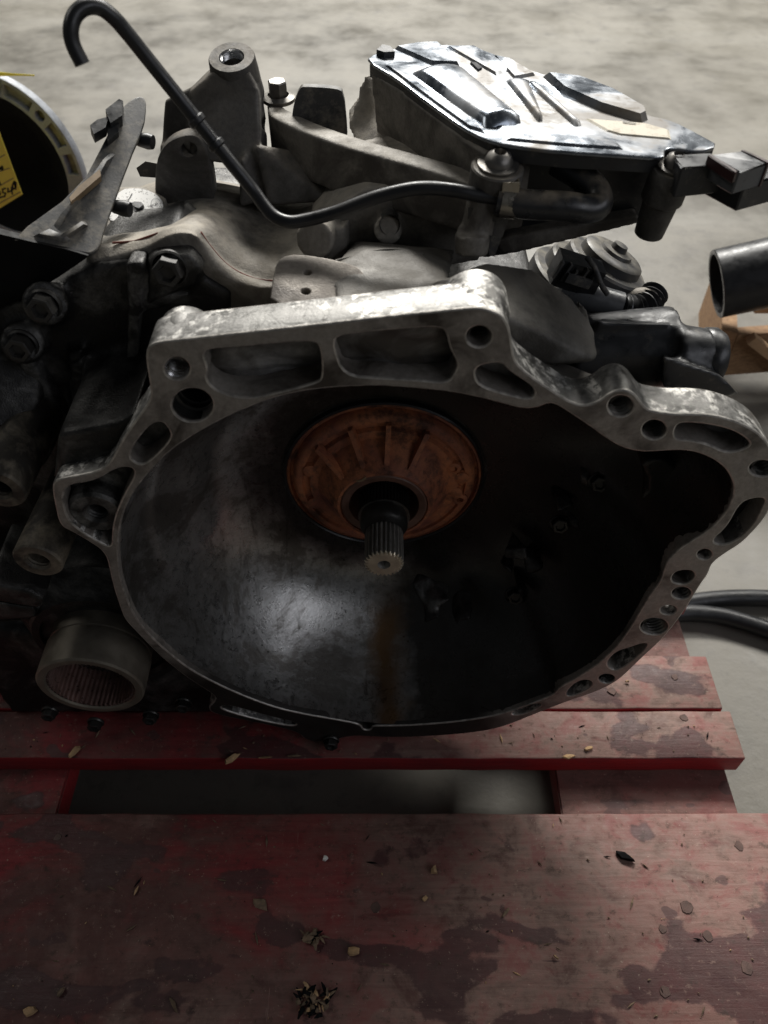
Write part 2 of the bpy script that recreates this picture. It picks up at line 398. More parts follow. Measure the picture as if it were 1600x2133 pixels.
def circ(cx, cz, r, n=24):
    return [(cx + r * math.cos(2 * math.pi * i / n), cz + r * math.sin(2 * math.pi * i / n)) for i in range(n)]

def prism(bm, pts, vec):
    """closed prism from a planar (maybe concave) 3D polygon extruded by vec"""
    a = [bm.verts.new(p) for p in pts]; b = [bm.verts.new(Vector(p) + Vector(vec)) for p in pts]
    n = len(pts)
    for i in range(n): bm.faces.new((a[i], a[(i + 1) % n], b[(i + 1) % n], b[i]))
    for t in geometry.tessellate_polygon([[Vector(p) for p in pts]]):
        bm.faces.new([a[i] for i in t]); bm.faces.new([b[i] for i in reversed(t)])
def prism_y(bm, px, Y0, Y1, sm=0):
    prism(bm, [ony(*p, Y0) for p in (chaikin(px, sm) if sm else px)], (0, Y1 - Y0, 0))
def prism_z(bm, px, Z0, Z1, sm=0):
    prism(bm, [onz(*p, Z0) for p in (chaikin(px, sm) if sm else px)], (0, 0, Z1 - Z0))
def hull(bm, pts):
    vs = [bm.verts.new(p) for p in pts]
    r = bmesh.ops.convex_hull(bm, input=vs)
    bmesh.ops.delete(bm, geom=list({g for g in r['geom_unused'] + r['geom_interior'] if isinstance(g, bmesh.types.BMVert)}), context='VERTS')
def box(bm, c, s, rot=None):
    m = Matrix.Translation(c) @ (rot.to_matrix().to_4x4() if rot else Matrix.Identity(4)) @ Matrix.Diagonal((*s, 1))
    return bmesh.ops.create_cube(bm, size=1, matrix=m)['verts']
def box_obj(name, c, s, mat, parent, rot=None, bev=0.001):
    bm = bmesh.new(); box(bm, c, s, rot)
    if bev: bmesh.ops.bevel(bm, geom=bm.edges[:], offset=bev, segments=2, affect='EDGES', profile=0.7)
    return from_bm(name, bm, mat, parent, sharp=40)
def ortho(d):
    d = Vector(d).normalized(); x = d.orthogonal().normalized(); return x, d.cross(x), d
def lathe_bm(bm, prof, o, d, n=40, closed=False):
    """prof: (r, h) pairs along axis d from o"""
    x, y, d = ortho(d); o = Vector(o); rings = []
    for r, h in prof:
        if r < 1e-6: rings.append([bm.verts.new(o + d * h)])
        else: rings.append([bm.verts.new(o + d * h + (x * math.cos(2 * math.pi * i / n) + y * math.sin(2 * math.pi * i / n)) * r) for i in range(n)])
    for a, b in zip(rings, rings[1:]):
        for i in range(n):
            j = (i + 1) % n
            if len(a) == 1 and len(b) == 1: continue
            if len(a) == 1: bm.faces.new((a[0], b[j], b[i]))
            elif len(b) == 1: bm.faces.new((a[i], a[j], b[0]))
            else: bm.faces.new((a[i], a[j], b[j], b[i]))
def lathe(name, prof, o, d, mat, parent, n=40, sharp=35):
    bm = bmesh.new(); lathe_bm(bm, prof, o, d, n); return from_bm(name, bm, mat, parent, sharp=sharp)
def tube_bm(bm, path, rad, n=14, cap=True):
    path = [Vector(p) for p in path]; m = len(path)
    rf = rad if callable(rad) else (lambda t: rad)
    t0 = (path[1] - path[0]).normalized(); x = t0.orthogonal().normalized(); rings = []
    for i, p in enumerate(path):
        t = (path[min(i + 1, m - 1)] - path[max(i - 1, 0)]).normalized()
        x = (x - t * x.dot(t)).normalized(); y = t.cross(x); r = rf(i / (m - 1))
        rings.append([bm.verts.new(p + (x * math.cos(2 * math.pi * k / n) + y * math.sin(2 * math.pi * k / n)) * r) for k in range(n)])
    for a, b in zip(rings, rings[1:]):
        for k in range(n): bm.faces.new((a[k], a[(k + 1) % n], b[(k + 1) % n], b[k]))
    if cap: bm.faces.new(rings[0][::-1]); bm.faces.new(rings[-1])
def tube(name, path, rad, mat, parent, n=16, sharp=50):
    bm = bmesh.new(); tube_bm(bm, path, rad, n); return from_bm(name, bm, mat, parent, sharp=sharp)
def cyl(bm, a, b, r0, r1=None, n=24):
    a = Vector(a); b = Vector(b); r1 = r0 if r1 is None else r1
    lathe_bm(bm, [(0, 0), (r0, 0), (r1, (b - a).length), (0, (b - a).length)], a, b - a, n)
def bolt(name, o, d, r, h, mat, parent, wash=1.22, dish=True, n=6):
    """hex-head flange bolt, dished top"""
    bm = bmesh.new()
    lathe_bm(bm, [(0, -0.0), (r * wash, 0), (r * wash, h * 0.18), (r * 1.12, h * 0.3)], o, d, 24)
    x, y, dd = ortho(d); oo = Vector(o)
    lathe_bm(bm, [(r, h * 0.2), (r, h * 0.93), (r * 0.9, h), (r * 0.62, h), (r * 0.5, h * (0.72 if dish else 1)), (0, h * (0.7 if dish else 1))], o, d, 6)
    return from_bm(name, bm, mat, parent, sharp=30)
def dome_bolt(name, o, d, r, h, mat, parent):
    """button head with a six-lobe socket"""
    bm = bmesh.new()
    lathe_bm(bm, [(0, 0), (r * 1.5, 0), (r * 1.5, h * 0.15), (r * 1.05, h * 0.22), (r, h * 0.45), (r * 0.82, h * 0.8), (r * 0.45, h), (r * 0.4, h * 0.6), (0, h * 0.55)], o, d, 28)
    return from_bm(name, bm, mat, parent, sharp=38)
def casting(name, bm, mat, parent, voxel=0.0022, it=6, fac=0.5, noise_amp=0.0):
    """fuse the rough solids of one casting and round all inner and outer corners"""
    bmesh.ops.recalc_face_normals(bm, faces=bm.faces)
    me = bpy.data.meshes.new(name); bm.to_mesh(me); bm.free()
    o = bpy.data.objects.new('tmp', me); COL.objects.link(o)
    r = o.modifiers.new('r', 'REMESH'); r.mode = 'VOXEL'; r.voxel_size = voxel; r.adaptivity = 0
    s = o.modifiers.new('s', 'SMOOTH'); s.factor = fac; s.iterations = it
    dg = bpy.context.evaluated_depsgraph_get()
    m2 = bpy.data.meshes.new_from_object(o.evaluated_get(dg))
    bpy.data.objects.remove(o); bpy.data.meshes.remove(me)
    if noise_amp:
        nn = [v.normal.copy() for v in m2.vertices]
        for v, nv in zip(m2.vertices, nn):
            v.co += nv * (noise.noise(v.co * 60) * noise_amp)
    m2.materials.clear(); m2.name = name
    return mesh_obj(name, m2, mat, parent, True)
def thread(name, px, py, Y, r, depth, parent, mat):
    """drilled and threaded hole lining"""
    c = ony(px, py, Y); prof = []
    k = int(depth / 0.0012)
    for i in range(k + 1):
        prof.append((r * (1.0 if i % 2 == 0 else 0.86), i * depth / k))
    prof.append((0, depth))
    return lathe(name, prof, c, (0, 1, 0), mat, parent, 24, 20)

# ================================================================== SETTING
bm = bmesh.new()
bmesh.ops.create_grid(bm, x_segments=8, y_segments=8, size=30, matrix=Matrix.Translation((0, 12, ZF)))
tag(from_bm('floor', bm, M['floor']), 'pale worn concrete hall floor', None, kind='structure')

# ================================================================== PALLET
TB = 0.026
XR = 0.325
pal = empty('pallet', (-0.12, 0.2, ZF), 'red painted wooden pallet with worn oil-stained boards under the gearbox', 'pallet')
def board(name, x0, x1, y0, y1, z1, t, mat, chip=0.0, edge_mat=None, bev=0.0016):
    """one plank with slightly ragged long edges"""
    bm = bmesh.new(); n = 40; rng = random.Random(int(abs(y0 * 9999) + abs(x1 * 777)))
    loops = []
    for i in range(n + 1):
        x = x0 + (x1 - x0) * i / n
        e0 = y0 + (rng.random() - 0.5) * 0.0012; e1 = y1 + (rng.random() - 0.5) * 0.0012
        zz = z1 + 0.0006 * noise.noise(Vector((x * 20, y0 * 9, 0)))
        loops.append([bm.verts.new(p) for p in ((x, e0, z1 - t), (x, e1, z1 - t), (x, e1, zz), (x, e0, zz))])
    for a, b in zip(loops, loops[1:]):
        for k in range(4): bm.faces.new((a[k], a[(k + 1) % 4], b[(k + 1) % 4], b[k]))
    bm.faces.new(loops[0]); bm.faces.new(loops[-1][::-1])
    bmesh.ops.recalc_face_normals(bm, faces=bm.faces)
    ed = [e for e in bm.edges if len(e.link_faces) == 2 and e.calc_face_angle(0) > 1.0]
    bmesh.ops.bevel(bm, geom=ed, offset=bev, segments=2, affect='EDGES', profile=0.5)
    o = from_bm(name, bm, mat, pal, sharp=50)
    if edge_mat:
        o.data.materials.append(edge_mat)
        for p in o.data.polygons:
            if p.normal.z < 0.6: p.material_index = 1
    return o
yA = onz(800, 1580, ZP).y; yAB = onz(800, 1478, ZP).y; yB = onz(800, 1366, ZP).y
yF = onz(800, 1694, ZP).y
front = board('deck_board', -0.75, 0.350, -0.27, yF, ZP, TB, M['deck1'], edge_mat=M['red_edge'])
bA = board('deck_board', -0.75, XR + 0.004, yA, yAB - 0.0012, ZP, TB, M['deck2'], edge_mat=M['red_edge'])
bB = board('deck_board', -0.75, XR - 0.002, yAB + 0.0012, yB, ZP - 0.0005, TB, M['deck2'], edge_mat=M['red_edge'])
for y0 in (0.16, 0.31, 0.46, 0.60):
    board('deck_board', -0.75, XR, y0, y0 + 0.105, ZP, TB, M['deck2'], edge_mat=M['red_edge'])
zS = ZP - TB
xs0 = onz(1163, 1650, zS).x; xl = onz(131, 1650, zS).x
def sboard(x0, x1):
    bm = bmesh.new(); box(bm, ((x0 + x1) / 2, 0.215, zS - 0.0135), (x1 - x0, 0.97, 0.026))
    bmesh.ops.bevel(bm, geom=bm.edges[:], offset=0.0015, segments=2, affect='EDGES')
    o = from_bm('stringer_board', bm, M['red_stringer'], pal, sharp=50)
    o.data.materials.append(M['red_edge'])
    for p in o.data.polygons:
        if p.normal.z < 0.6: p.material_index = 1
sboard(xs0, XR - 0.006); sboard(xl - 0.15, xl); sboard(-0.74, -0.6)
for x in ((xs0 + XR) / 2 + 0.02, xl - 0.09, -0.67):
    for y in (-0.18, 0.21, 0.6):
        h = zS - 0.0265 - ZF
        box_obj('pallet_block', (x, y, ZF + h / 2), (0.095, 0.12, h), M['red_edge'], pal, bev=0.002)
V_ = lambda x, y: (x, y)
# nail heads and dents in the deck
for px, py, r in ((1405, 1410, .0042), (1425, 1495, .0048), (1275, 1440, .005), (1430, 1890, .0062), (1380, 1935, .004), (1475, 1950, .005),
                  (1555, 2015, .0062), (1385, 2065, .0052), (1540, 1762, .005), (782, 1890, .005), (120, 1745, .004)):
    c = onz(px, py, ZP)
    bm = bmesh.new(); rg = random.Random(px); vv = [V_(c.x + r * rg.uniform(.75, 1.1) * math.cos(t_), c.y + r * rg.uniform(.75, 1.1) * math.sin(t_)) for t_ in [i_ * math.pi / 5 for i_ in range(10)]]
    hull(bm, [Vector((x, y, ZP - .001)) for x, y in vv] + [Vector((c.x + (x - c.x) * .8, c.y + (y - c.y) * .8, ZP + .0006)) for x, y in vv])
    from_bm('nail', bm, M['nail'], pal, sharp=30)

# ================================================================== GEARBOX
GB = empty('gearbox', (0.0, 0.14, ZP), 'dirty car gearbox with open bell housing facing the camera on the red pallet', 'gearbox')
TH = 0.023
OUT = [(352, 709), (600, 682), (856, 653), (975, 641), (1010, 641), (1045, 655), (1060, 678), (1065, 700), (1069, 738), (1080, 762), (1115, 790), (1150, 813),
       (1185, 836), (1216, 846), (1248, 836), (1272, 817), (1297, 810), (1320, 817), (1332, 832), (1345, 850), (1362, 857), (1407, 863), (1453, 862),
       (1495, 866), (1537, 878), (1579, 899), (1605, 928), (1622, 965), (1625, 1000), (1612, 1045), (1595, 1078), (1572, 1105), (1544, 1133), (1509, 1154), (1483, 1174),
       (1476, 1196), (1460, 1217), (1442, 1248), (1421, 1280), (1400, 1308), (1376, 1336), (1337, 1371), (1309, 1399), (1281, 1423), (1236, 1444),
       (1180, 1462), (1110, 1490), (1040, 1518), (960, 1530), (860, 1536), (790, 1536), (730, 1532), (690, 1545), (640, 1545), (620, 1524), (540, 1507), (445, 1488), (432, 1474), (446, 1462),
       (450, 1450), (392, 1414), (336, 1370), (295, 1328), (262, 1294), (254, 1278), (236, 1224), (228, 1189), (222, 1161), (208, 1143), (187, 1130), (154, 1110), (124, 1096), (114, 1053), (108, 1018), (112, 1000),
       (147, 993), (196, 984), (227, 968), (252, 920), (280, 878), (312, 835), (314, 815), (308, 780), (303, 745), (307, 722), (325, 712)]
INN = [(352, 941), (405, 906), (457, 877), (510, 852), (580, 826), (650, 812), (720, 806), (800, 804), (870, 810), (940, 817), (1000, 829), (1045, 841),
       (1090, 853), (1120, 850), (1143, 840), (1160, 844), (1185, 860), (1220, 883), (1265, 916), (1297, 934), (1335, 942), (1365, 941), (1407, 938), (1442, 940),
       (1477, 952), (1509, 973), (1526, 1001), (1528, 1029), (1517, 1060), (1495, 1088), (1465, 1112), (1425, 1136), (1400, 1157), (1385, 1178), (1376, 1213),
       (1352, 1241), (1334, 1273), (1316, 1304), (1292, 1339), (1250, 1381), (1208, 1409), (1162, 1434), (1155, 1447), (1110, 1465), (1040, 1490), (950, 1504), (860, 1511), (800, 1512), (775, 1512),
       (772, 1521), (757, 1521), (752, 1509), (700, 1499), (640, 1489), (580, 1476), (520, 1455), (450, 1424), (390, 1391), (335, 1346), (292, 1302), (269, 1259), (252, 1210), (246, 1157), (248, 1105), (264, 1048), (300, 996)]
def el(cx, cy, rx, ry, n=14):
    return [(cx + rx * math.cos(2 * math.pi * i / n), cy + ry * math.sin(2 * math.pi * i / n)) for i in range(n)]
POCK = [  # casting pockets in the flange
    [(421, 731), (436, 770), (428, 788), (450, 815), (510, 831), (575, 818), (658, 797), (671, 786), (668, 728), (655, 711), (600, 714), (520, 722), (460, 726)],
    [(700, 700), (697, 725), (718, 782), (790, 787), (870, 791), (932, 798), (947, 776), (954, 759), (935, 724), (930, 694), (915, 681), (852, 685), (770, 692)],
    [(991, 766), (1020, 757), (1045, 756), (1060, 774), (1106, 803), (1116, 820), (1104, 832), (1060, 822), (1008, 807), (991, 790)],
    [(1409, 887), (1421, 880), (1477, 884), (1530, 898), (1562, 920), (1560, 932), (1516, 945), (1477, 925), (1440, 917), (1410, 916), (1404, 904)],
    [(1595, 1036), (1589, 1058), (1565, 1101), (1530, 1129), (1502, 1137), (1482, 1127), (1516, 1098), (1540, 1052), (1560, 1040)],
    [(1264, 1378), (1285, 1357), (1310, 1350), (1341, 1339), (1352, 1344), (1322, 1374), (1287, 1398), (1268, 1392)],
    [(1176, 1447), (1200, 1420), (1229, 1415), (1238, 1430), (1190, 1453)],
    [(266, 947), (308, 888), (336, 877), (350, 892), (358, 913), (308, 964), (285, 968)],
    [(1398, 1205), (1408, 1190), (1440, 1187), (1450, 1200), (1432, 1218), (1405, 1216)],
    [(1060, 1490), (1085, 1473), (1125, 1464), (1128, 1472), (1090, 1489)],
    [(470, 1468), (455, 1476), (530, 1498), (610, 1514), (622, 1506), (560, 1492), (510, 1478)],
]
HOLES = [el(369, 768, 26, 23), el(401, 844, 43, 35), el(998, 701, 26, 22), el(1293, 846, 26, 22), el(1363, 895, 25, 20), el(1588, 976, 27, 17),
         el(1468, 1155, 15, 11), el(1420, 1236, 20, 13), el(1393, 1271, 17, 10), el(1363, 1305, 29, 18), el(1264, 1414, 17, 10)]
EARP = [(128, 1012), (200, 1003), (243, 975), (274, 973), (282, 988), (258, 1028), (238, 1075), (232, 1110), (232, 1142), (205, 1128), (170, 1108), (138, 1080)]
fl = plate_y('bell_flange', OUT, [INN] + POCK + HOLES + [EARP], 0.0, TH, 0.0011, M['flange_face'], GB, sm=2)
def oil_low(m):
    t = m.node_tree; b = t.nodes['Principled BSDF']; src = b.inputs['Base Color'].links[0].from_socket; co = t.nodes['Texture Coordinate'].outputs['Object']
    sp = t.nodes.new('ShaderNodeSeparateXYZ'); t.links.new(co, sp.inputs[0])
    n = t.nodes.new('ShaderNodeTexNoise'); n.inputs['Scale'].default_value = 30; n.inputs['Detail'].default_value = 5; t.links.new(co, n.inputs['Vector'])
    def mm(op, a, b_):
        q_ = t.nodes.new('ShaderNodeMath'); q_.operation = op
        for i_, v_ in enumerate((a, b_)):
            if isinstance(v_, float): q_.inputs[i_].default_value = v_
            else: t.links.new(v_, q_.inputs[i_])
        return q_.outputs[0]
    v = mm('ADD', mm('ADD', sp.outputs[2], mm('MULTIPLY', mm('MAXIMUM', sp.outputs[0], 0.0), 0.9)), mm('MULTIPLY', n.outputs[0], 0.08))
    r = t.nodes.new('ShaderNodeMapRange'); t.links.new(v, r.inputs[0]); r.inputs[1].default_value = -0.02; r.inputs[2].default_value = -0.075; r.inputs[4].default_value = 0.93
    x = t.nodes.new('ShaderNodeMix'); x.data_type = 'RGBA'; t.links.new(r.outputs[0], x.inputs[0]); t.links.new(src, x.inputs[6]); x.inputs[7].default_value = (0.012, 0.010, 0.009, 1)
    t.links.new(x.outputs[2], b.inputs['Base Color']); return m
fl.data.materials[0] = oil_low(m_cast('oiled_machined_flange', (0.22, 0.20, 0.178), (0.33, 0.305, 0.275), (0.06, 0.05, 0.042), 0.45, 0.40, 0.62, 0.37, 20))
fl.data.materials.append(M['flange_side']); fl.data.materials.append(M['worn_edge'])
# pocket floors, uneven as cast
def pocket_floor(px, Y0, Y1, mat, grow=1.06, tilt=0.0, amp=1.0):
    cx = sum(p[0] for p in px) / len(px); cy = sum(p[1] for p in px) / len(px)
    poly = chaikin([(cx + (x - cx) * grow, cy + (y - cy) * grow) for x, y in px], 1)
    bm = bmesh.new(); prism(bm, [Vector((p_.x, Y0, p_.z)) for p_ in (ony(*q_, 0.0) for q_ in poly)], (0, Y1 - Y0, 0))
    if amp < 1: return from_bm('pocket_floor', bm, mat, GB)
    bmesh.ops.triangulate(bm, faces=bm.faces); bmesh.ops.subdivide_edges(bm, edges=bm.edges[:], cuts=3, use_grid_fill=True)
    for v in bm.verts:
        v.co.y += amp * (0.004 * noise.noise(v.co * 45) + 0.002 * noise.noise(v.co * 130))
        v.co.y += tilt * (v.co.z - 0.19)
    return from_bm('pocket_floor', bm, mat, GB, smooth=True)
for i, p in enumerate(POCK):
    if i < 2: pocket_floor(p, 0.0175 if i == 0 else 0.0165, 0.03, M['pocket'], 1.03, -0.35)
    elif i in (2, 3): pocket_floor(p, 0.0165, 0.021, M['pocket'], 1.05, 0, .25)
    else: pocket_floor(p, 0.015, 0.019, M['case_dark'], 1.05, 0, .25)
pocket_floor(EARP, 0.0150, 0.026, M['rib'], 1.1)
# lined holes
for i, (px, py, rx, dep, mk) in enumerate(((369, 768, 26, .016, 'bright'), (998, 701, 26, .03, 'steel'), (1293, 846, 25, .018, 'steel'), (1363, 895, 25, .03, 'steel_dark'),
                                          (1588, 976, 25, .014, 'steel'), (1468, 1155, 15, .008, 'steel'), (1420, 1236, 19, .01, 'steel'), (1363, 1305, 28, .012, 'steel'), (1264, 1414, 15, .012, 'steel_dark'))):
    c = ony(px, py, 0.0); r = (ony(px + rx, py, 0) - c).length * 0.97
    thread('hole_lining', px, py, 0.0016, r, dep, GB, M[mk])
c = ony(401, 844, 0); r = (ony(444, 844, 0) - c).length
lathe('stepped_bore', [(r * .985, 0.001), (r * .985, .008), (r * .84, .0085), (r * .84, .011), (r * .93, .0115), (r * .93, .0125), (r * .8, .013), (r * .78, .03), (0, .03)], c, (0, 1, 0), M['steel_dark'], GB, 40)
for px, py, r, y1 in ((376, 757, .0148, .030), (996, 699, .0172, .033)):
    c = ony(px, py, 0); lathe('flange_boss', [(r - .0060, .003), (r - .0030, .006), (r - .0008, .012), (r, .018), (r, y1 - .0015), (r * .93, y1), (r * .5, y1)], (c.x, 0, c.z), (0, 1, 0), M['flange_side'], GB, 40)
# raised ring round the dark threaded dowel hole and boss in the ear pocket
c = ony(201, 1070, 0.004)
lathe('ear_boss', [(.019, .02), (.0175, .002), (.0155, 0), (.0088, 0), (.0075, .0012), (.0066, .0018), (.0075, .003), (.0066, .0042), (.0075, .0054), (.0066, .0066), (.0066, .016), (0, .016)], c, (0, 1, 0), M['rib'], GB, 32)

# ---- bell bowl (inside) and shell (outside), lofted from the flange outlines
def polar(px, Y, n, shrink=1.0):
    pts = [ony(*p, Y) for p in chaikin(px, 2)]
    pol = [(p.x, p.z) for p in pts]; m = len(pol); out = []
    for k in range(n):
        a = 2 * math.pi * k / n; dx, dz = math.cos(a), math.sin(a); best = 0
        for i in range(m):
            x1, z1 = pol[i]; x2, z2 = pol[(i + 1) % m]
            den = dx * (z2 - z1) - dz * (x2 - x1)
            if abs(den) < 1e-12: continue
            t = (x1 * (z2 - z1) - z1 * (x2 - x1)) / den; u = (x1 * dz - z1 * dx) / den
            if t > 0 and -1e-6 <= u <= 1 + 1e-6: best = max(best, t)
        out.append(best * shrink)
    return out
N = 220
INB = [p for p in INN if p not in ((772, 1521), (757, 1521), (752, 1509), (775, 1512))]
rin = polar(INB, 0.0, N, 1.001); rout = polar(OUT, 0.0, N, 0.985)
for p in fl.data.polygons:
    cx_, cz_ = p.center.x, p.center.z; k_ = int(round(math.atan2(cz_, cx_) / (2 * math.pi) * N)) % N
    if p.normal.z > 0.35 and abs(p.normal.y) < 0.3 and math.hypot(cx_, cz_) > rout[k_] * 0.97: p.material_index = 1
    elif -0.95 < p.normal.y < -0.25: p.material_index = 2
RH = 0.078; YB = 0.122
rsm = None
def smo(l, n):
    for _ in range(n): l = [(l[i - 1] + l[i] + l[(i + 1) % len(l)]) / 3 for i in range(len(l))]
    return l
rsm = smo(rin, 5)
bm = bmesh.new(); rings = []
K = 30
for s in range(K + 1):
    t = s / K; a = t * math.pi / 2
    ring = []
    for k in range(N):
        th = 2 * math.pi * k / N
        w = max(0.0, math.sin(a))
        rr = RH + ((rin[k] if s == 0 else rsm[k] if s > 20 else rin[k] + (rsm[k] - rin[k]) * s / 21) - RH) * (math.cos(a) ** 0.75 if s < K else 0)
        y = 0.0015 + YB * w ** 1.25
        lump = 0.0016 * noise.noise(Vector((rr * math.cos(th), y, rr * math.sin(th))) * 28) * math.sin(math.pi * t)
        # shallow relief: cast steps
        td = math.degrees(th) % 360
        e_ = max(0, min(1, (td - 128) / 6)) * max(0, min(1, (196 - td) / 10)) * max(0, min(1, (t - .30) / .05)) * max(0, min(1, (.72 - t) / .12))
        lump -= 0.0045 * e_ * e_ * (3 - 2 * e_)
        ring.append(bm.verts.new((rr * math.cos(th), y + lump, rr * math.sin(th) + lump)))
    rings.append(ring)
for a, b in zip(rings, rings[1:]):
    for k in range(N): bm.faces.new((a[k], a[(k + 1) % N], b[(k + 1) % N], b[k]))
from_bm('bell_bowl', bm, M['bowl'], GB, smooth=True)
bm = bmesh.new(); rings = []
def smo(l, n):
    for _ in range(n): l = [(l[i - 1] + l[i] + l[(i + 1) % len(l)]) / 3 for i in range(len(l))]
    return l
rs = smo([min(r, 0.255) for r in rout], 4); rs2 = smo(rs, 30)
for s in range(15):
    t = s / 14; ring = []
    for k in range(N):
        th = 2 * math.pi * k / N
        r0 = (1 - t) * rs[k] + t * rs2[k]
        rr = r0 * (0.955 - 0.02 * t) - 0.06 * t ** 1.3; rr = min(rr, 0.235 - 0.11 * t) if math.cos(th) > 0 else rr
        yy = 0.016 + t * 0.125; w_ = min(1, yy / YB) ** 0.8; rr = max(rr, RH + (rin[k] - RH) * (1 - w_ * w_) ** 0.375 + 0.006)
        ring.append(bm.verts.new((rr * math.cos(th), 0.016 + t * 0.125, rr * math.sin(th))))
    rings.append(ring)
for a, b in zip(rings, rings[1:]):
    for k in range(N): bm.faces.new((a[k], a[(k + 1) % N], b[(k + 1) % N], b[k]))
from_bm('bell_shell', bm, M['shell'], GB, smooth=True)

# ---- pump cover, seal, input shaft
AX = (0, -1, 0)
pc = lathe('pump_cover', [(.0785, -.126), (.0785, -.121), (.0765, -.1195), (.0755, -.1235), (.0735, -.1235), (.072, -.1165), (.069, -.1145), (.0655, -.1142), (.0645, -.1165), (.0605, -.1165), (.0590, -.1130), (.056, -.1122), (.0525, -.1120), (.0515, -.1105),
                     (.046, -.104), (.041, -.097), (.0385, -.093), (.0365, -.0905), (.0345, -.0905), (.0335, -.093)], (0, 0, 0), AX, M['rust'], GB, 96, 50)
for i, a in enumerate((61, 87, 112, 140)):
    th = R(a); d = Vector((math.cos(th), 0, math.sin(th)))
    bm = bmesh.new(); p0 = d * .0415; p1 = d * .066
    hull(bm, [Vector((0, y, 0)) + d * r + d.cross(Vector((0, 1, 0))) * w for r, y in ((.041, .0945), (.041, .106), (.067, .1095), (.067, .118)) for w in (-.0019, .0019)])
    from_bm('cover_rib', bm, M['rust'], pc, sharp=40)
for a, r in ((20, .058), (8, .062), (-8, .058), (-14, .064), (200, .06), (164, .06)):
    th = R(a); c = Vector((math.cos(th) * r, .1135, math.sin(th) * r))
    lathe('cover_boss', [(.0062, .004), (.0058, -.0012), (.0044, -.002), (.0028, -.002), (.0025, .003), (0, .003)] if a in (20, -14) else [(.007, .004), (.006, -.0008), (.0035, -.0018), (0, -.002)], c, (0, 1, 0), M['rust'], pc, 20)
lathe('shaft_seal', [(.0337, -.0915), (.0325, -.0905), (.0275, -.0915), (.0262, -.0945), (.0258, -.125), (0, -.125)], (0, 0, 0), AX, M['seal'], GB, 64)
lathe('cover_ring', [(.0810, -.1235), (.0808, -.1195), (.0795, -.1185), (.0785, -.1195), (.078, -.1235)], (0, 0, 0), AX, M['rubber'], GB, 96)
lathe('bell_back', [(.0830, -.1232), (.06, -.1275), (0, -.1275)], (0, 0, 0), AX, M['case_dark'], GB, 96)
def gear_bm(bm, r0, r1, y0, y1, nt, chamfer=0.0):
    n = nt * 4; ra = []
    for k in range(n): ra.append(r1 if k % 4 in (0, 1) else r0)
    secs = [(y0, 1.0), (y1 + chamfer, 1.0), (y1, 0.93)] if chamfer else [(y0, 1.0), (y1, 1.0)]
    rings = []
    for y, f in secs:
        rings.append([bm.verts.new((ra[k] * f * math.cos(2 * math.pi * k / n), y, ra[k] * f * math.sin(2 * math.pi * k / n))) for k in range(n)])
    for a, b in zip(rings, rings[1:]):
        for k in range(n): bm.faces.new((a[k], a[(k + 1) % n], b[(k + 1) % n], b[k]))
    return rings[-1]
bm = bmesh.new(); last = gear_bm(bm, .0125, .0146, .084, .0330, 26, .0016)
n = len(last); inner = [bm.verts.new((.0048 * math.cos(2 * math.pi * k / n), .0328, .0048 * math.sin(2 * math.pi * k / n))) for k in range(n)]
deep = [bm.verts.new((.003 * math.cos(2 * math.pi * k / n), .040, .003 * math.sin(2 * math.pi * k / n))) for k in range(n)]
cen = bm.verts.new((0, .041, 0))
for k in range(n):
    j = (k + 1) % n
    bm.faces.new((last[k], last[j], inner[j], inner[k])); bm.faces.new((inner[k], inner[j], deep[j], deep[k])); bm.faces.new((deep[k], deep[j], cen))
sh = from_bm('input_shaft', bm, m_plain('shaft_steel', (0.30, 0.29, 0.27), 0.42, 0.6, 0.3, 120), GB, sharp=20)
sh.data.materials.append(m_plain('shaft_end_steel', (0.55, 0.48, 0.36), 0.4, 0.6, 0.2, 90))
for p in sh.data.polygons:
    if abs(p.center.y - .0330) < .0014 : p.material_index = 1
lathe('shaft_collar', [(.0148, -.062), (.0155, -.066), (.0165, -.068), (.0182, -.0705), (.0182, -.08), (.0150, -.0803)], (0, 0, 0), AX, M['steel_dark'], sh, 48)
bm = bmesh.new(); gear_bm(bm, .0182, .0200, .1, .0795, 46); bm2 = None
from_bm('collar_splines', bm, M['steel_dark'], sh, sharp=20)
lathe('splined_face', [(.0201, -.0797), (.0150, -.0797)], (0, 0, 0), AX, M['steel'], sh, 48)
# flake of old paint stuck on the cover nose
bm = bmesh.new(); prism(bm, [ony(*p, .0895) for p in ((742, 1002), (752, 1000), (763, 993), (763, 998), (755, 1003), (746, 1004))], (0, .0006, 0)); from_bm('paint_flake', bm, M['tan'], pc)

# ---- things inside the bowl
def knob(name, px, py, Y, r, h, mat, d=(0, -1, 0.25)):
    c = ony(px, py, Y)
    return lathe(name, [(r * 1.15, -.012), (r, 0), (r * .86, h * .8), (r * .55, h), (r * .5, h * .7), (0, h * .7)], c, d, mat, GB, 20)
for px, py, Y, r, h in ((1247, 1003, .085, .0085, .006), (1165, 1090, .09, .0085, .006), (1072, 1238, .085, .009, .007)):
    c = ony(px, py, Y); bolt('inner_bolt', c, (0, -1, .3), r * .8, h, M['steel_dark'], GB)
def lug(pts, seed, amp=.0022):
    rng = random.Random(seed); bm = bmesh.new()
    for px, py, Y, w in pts:
        c = ony(px, py, Y)
        hull(bm, [c + Vector((rng.uniform(-w, w), rng.uniform(-.004, .03), rng.uniform(-w, w) * .8)) for _ in range(12)])
    return casting('inner_lug', bm, M['case_dark'], GB, .0018, 8, noise_amp=amp)
lug([(880, 1250, .078, .010), (915, 1262, .072, .011), (900, 1290, .065, .009), (965, 1290, .066, .010), (950, 1310, .06, .006)], 5)
lug([(1075, 1160, .085, .013), (1110, 1180, .08, .010), (1060, 1195, .08, .008), (1085, 1235, .075, .008)], 9)
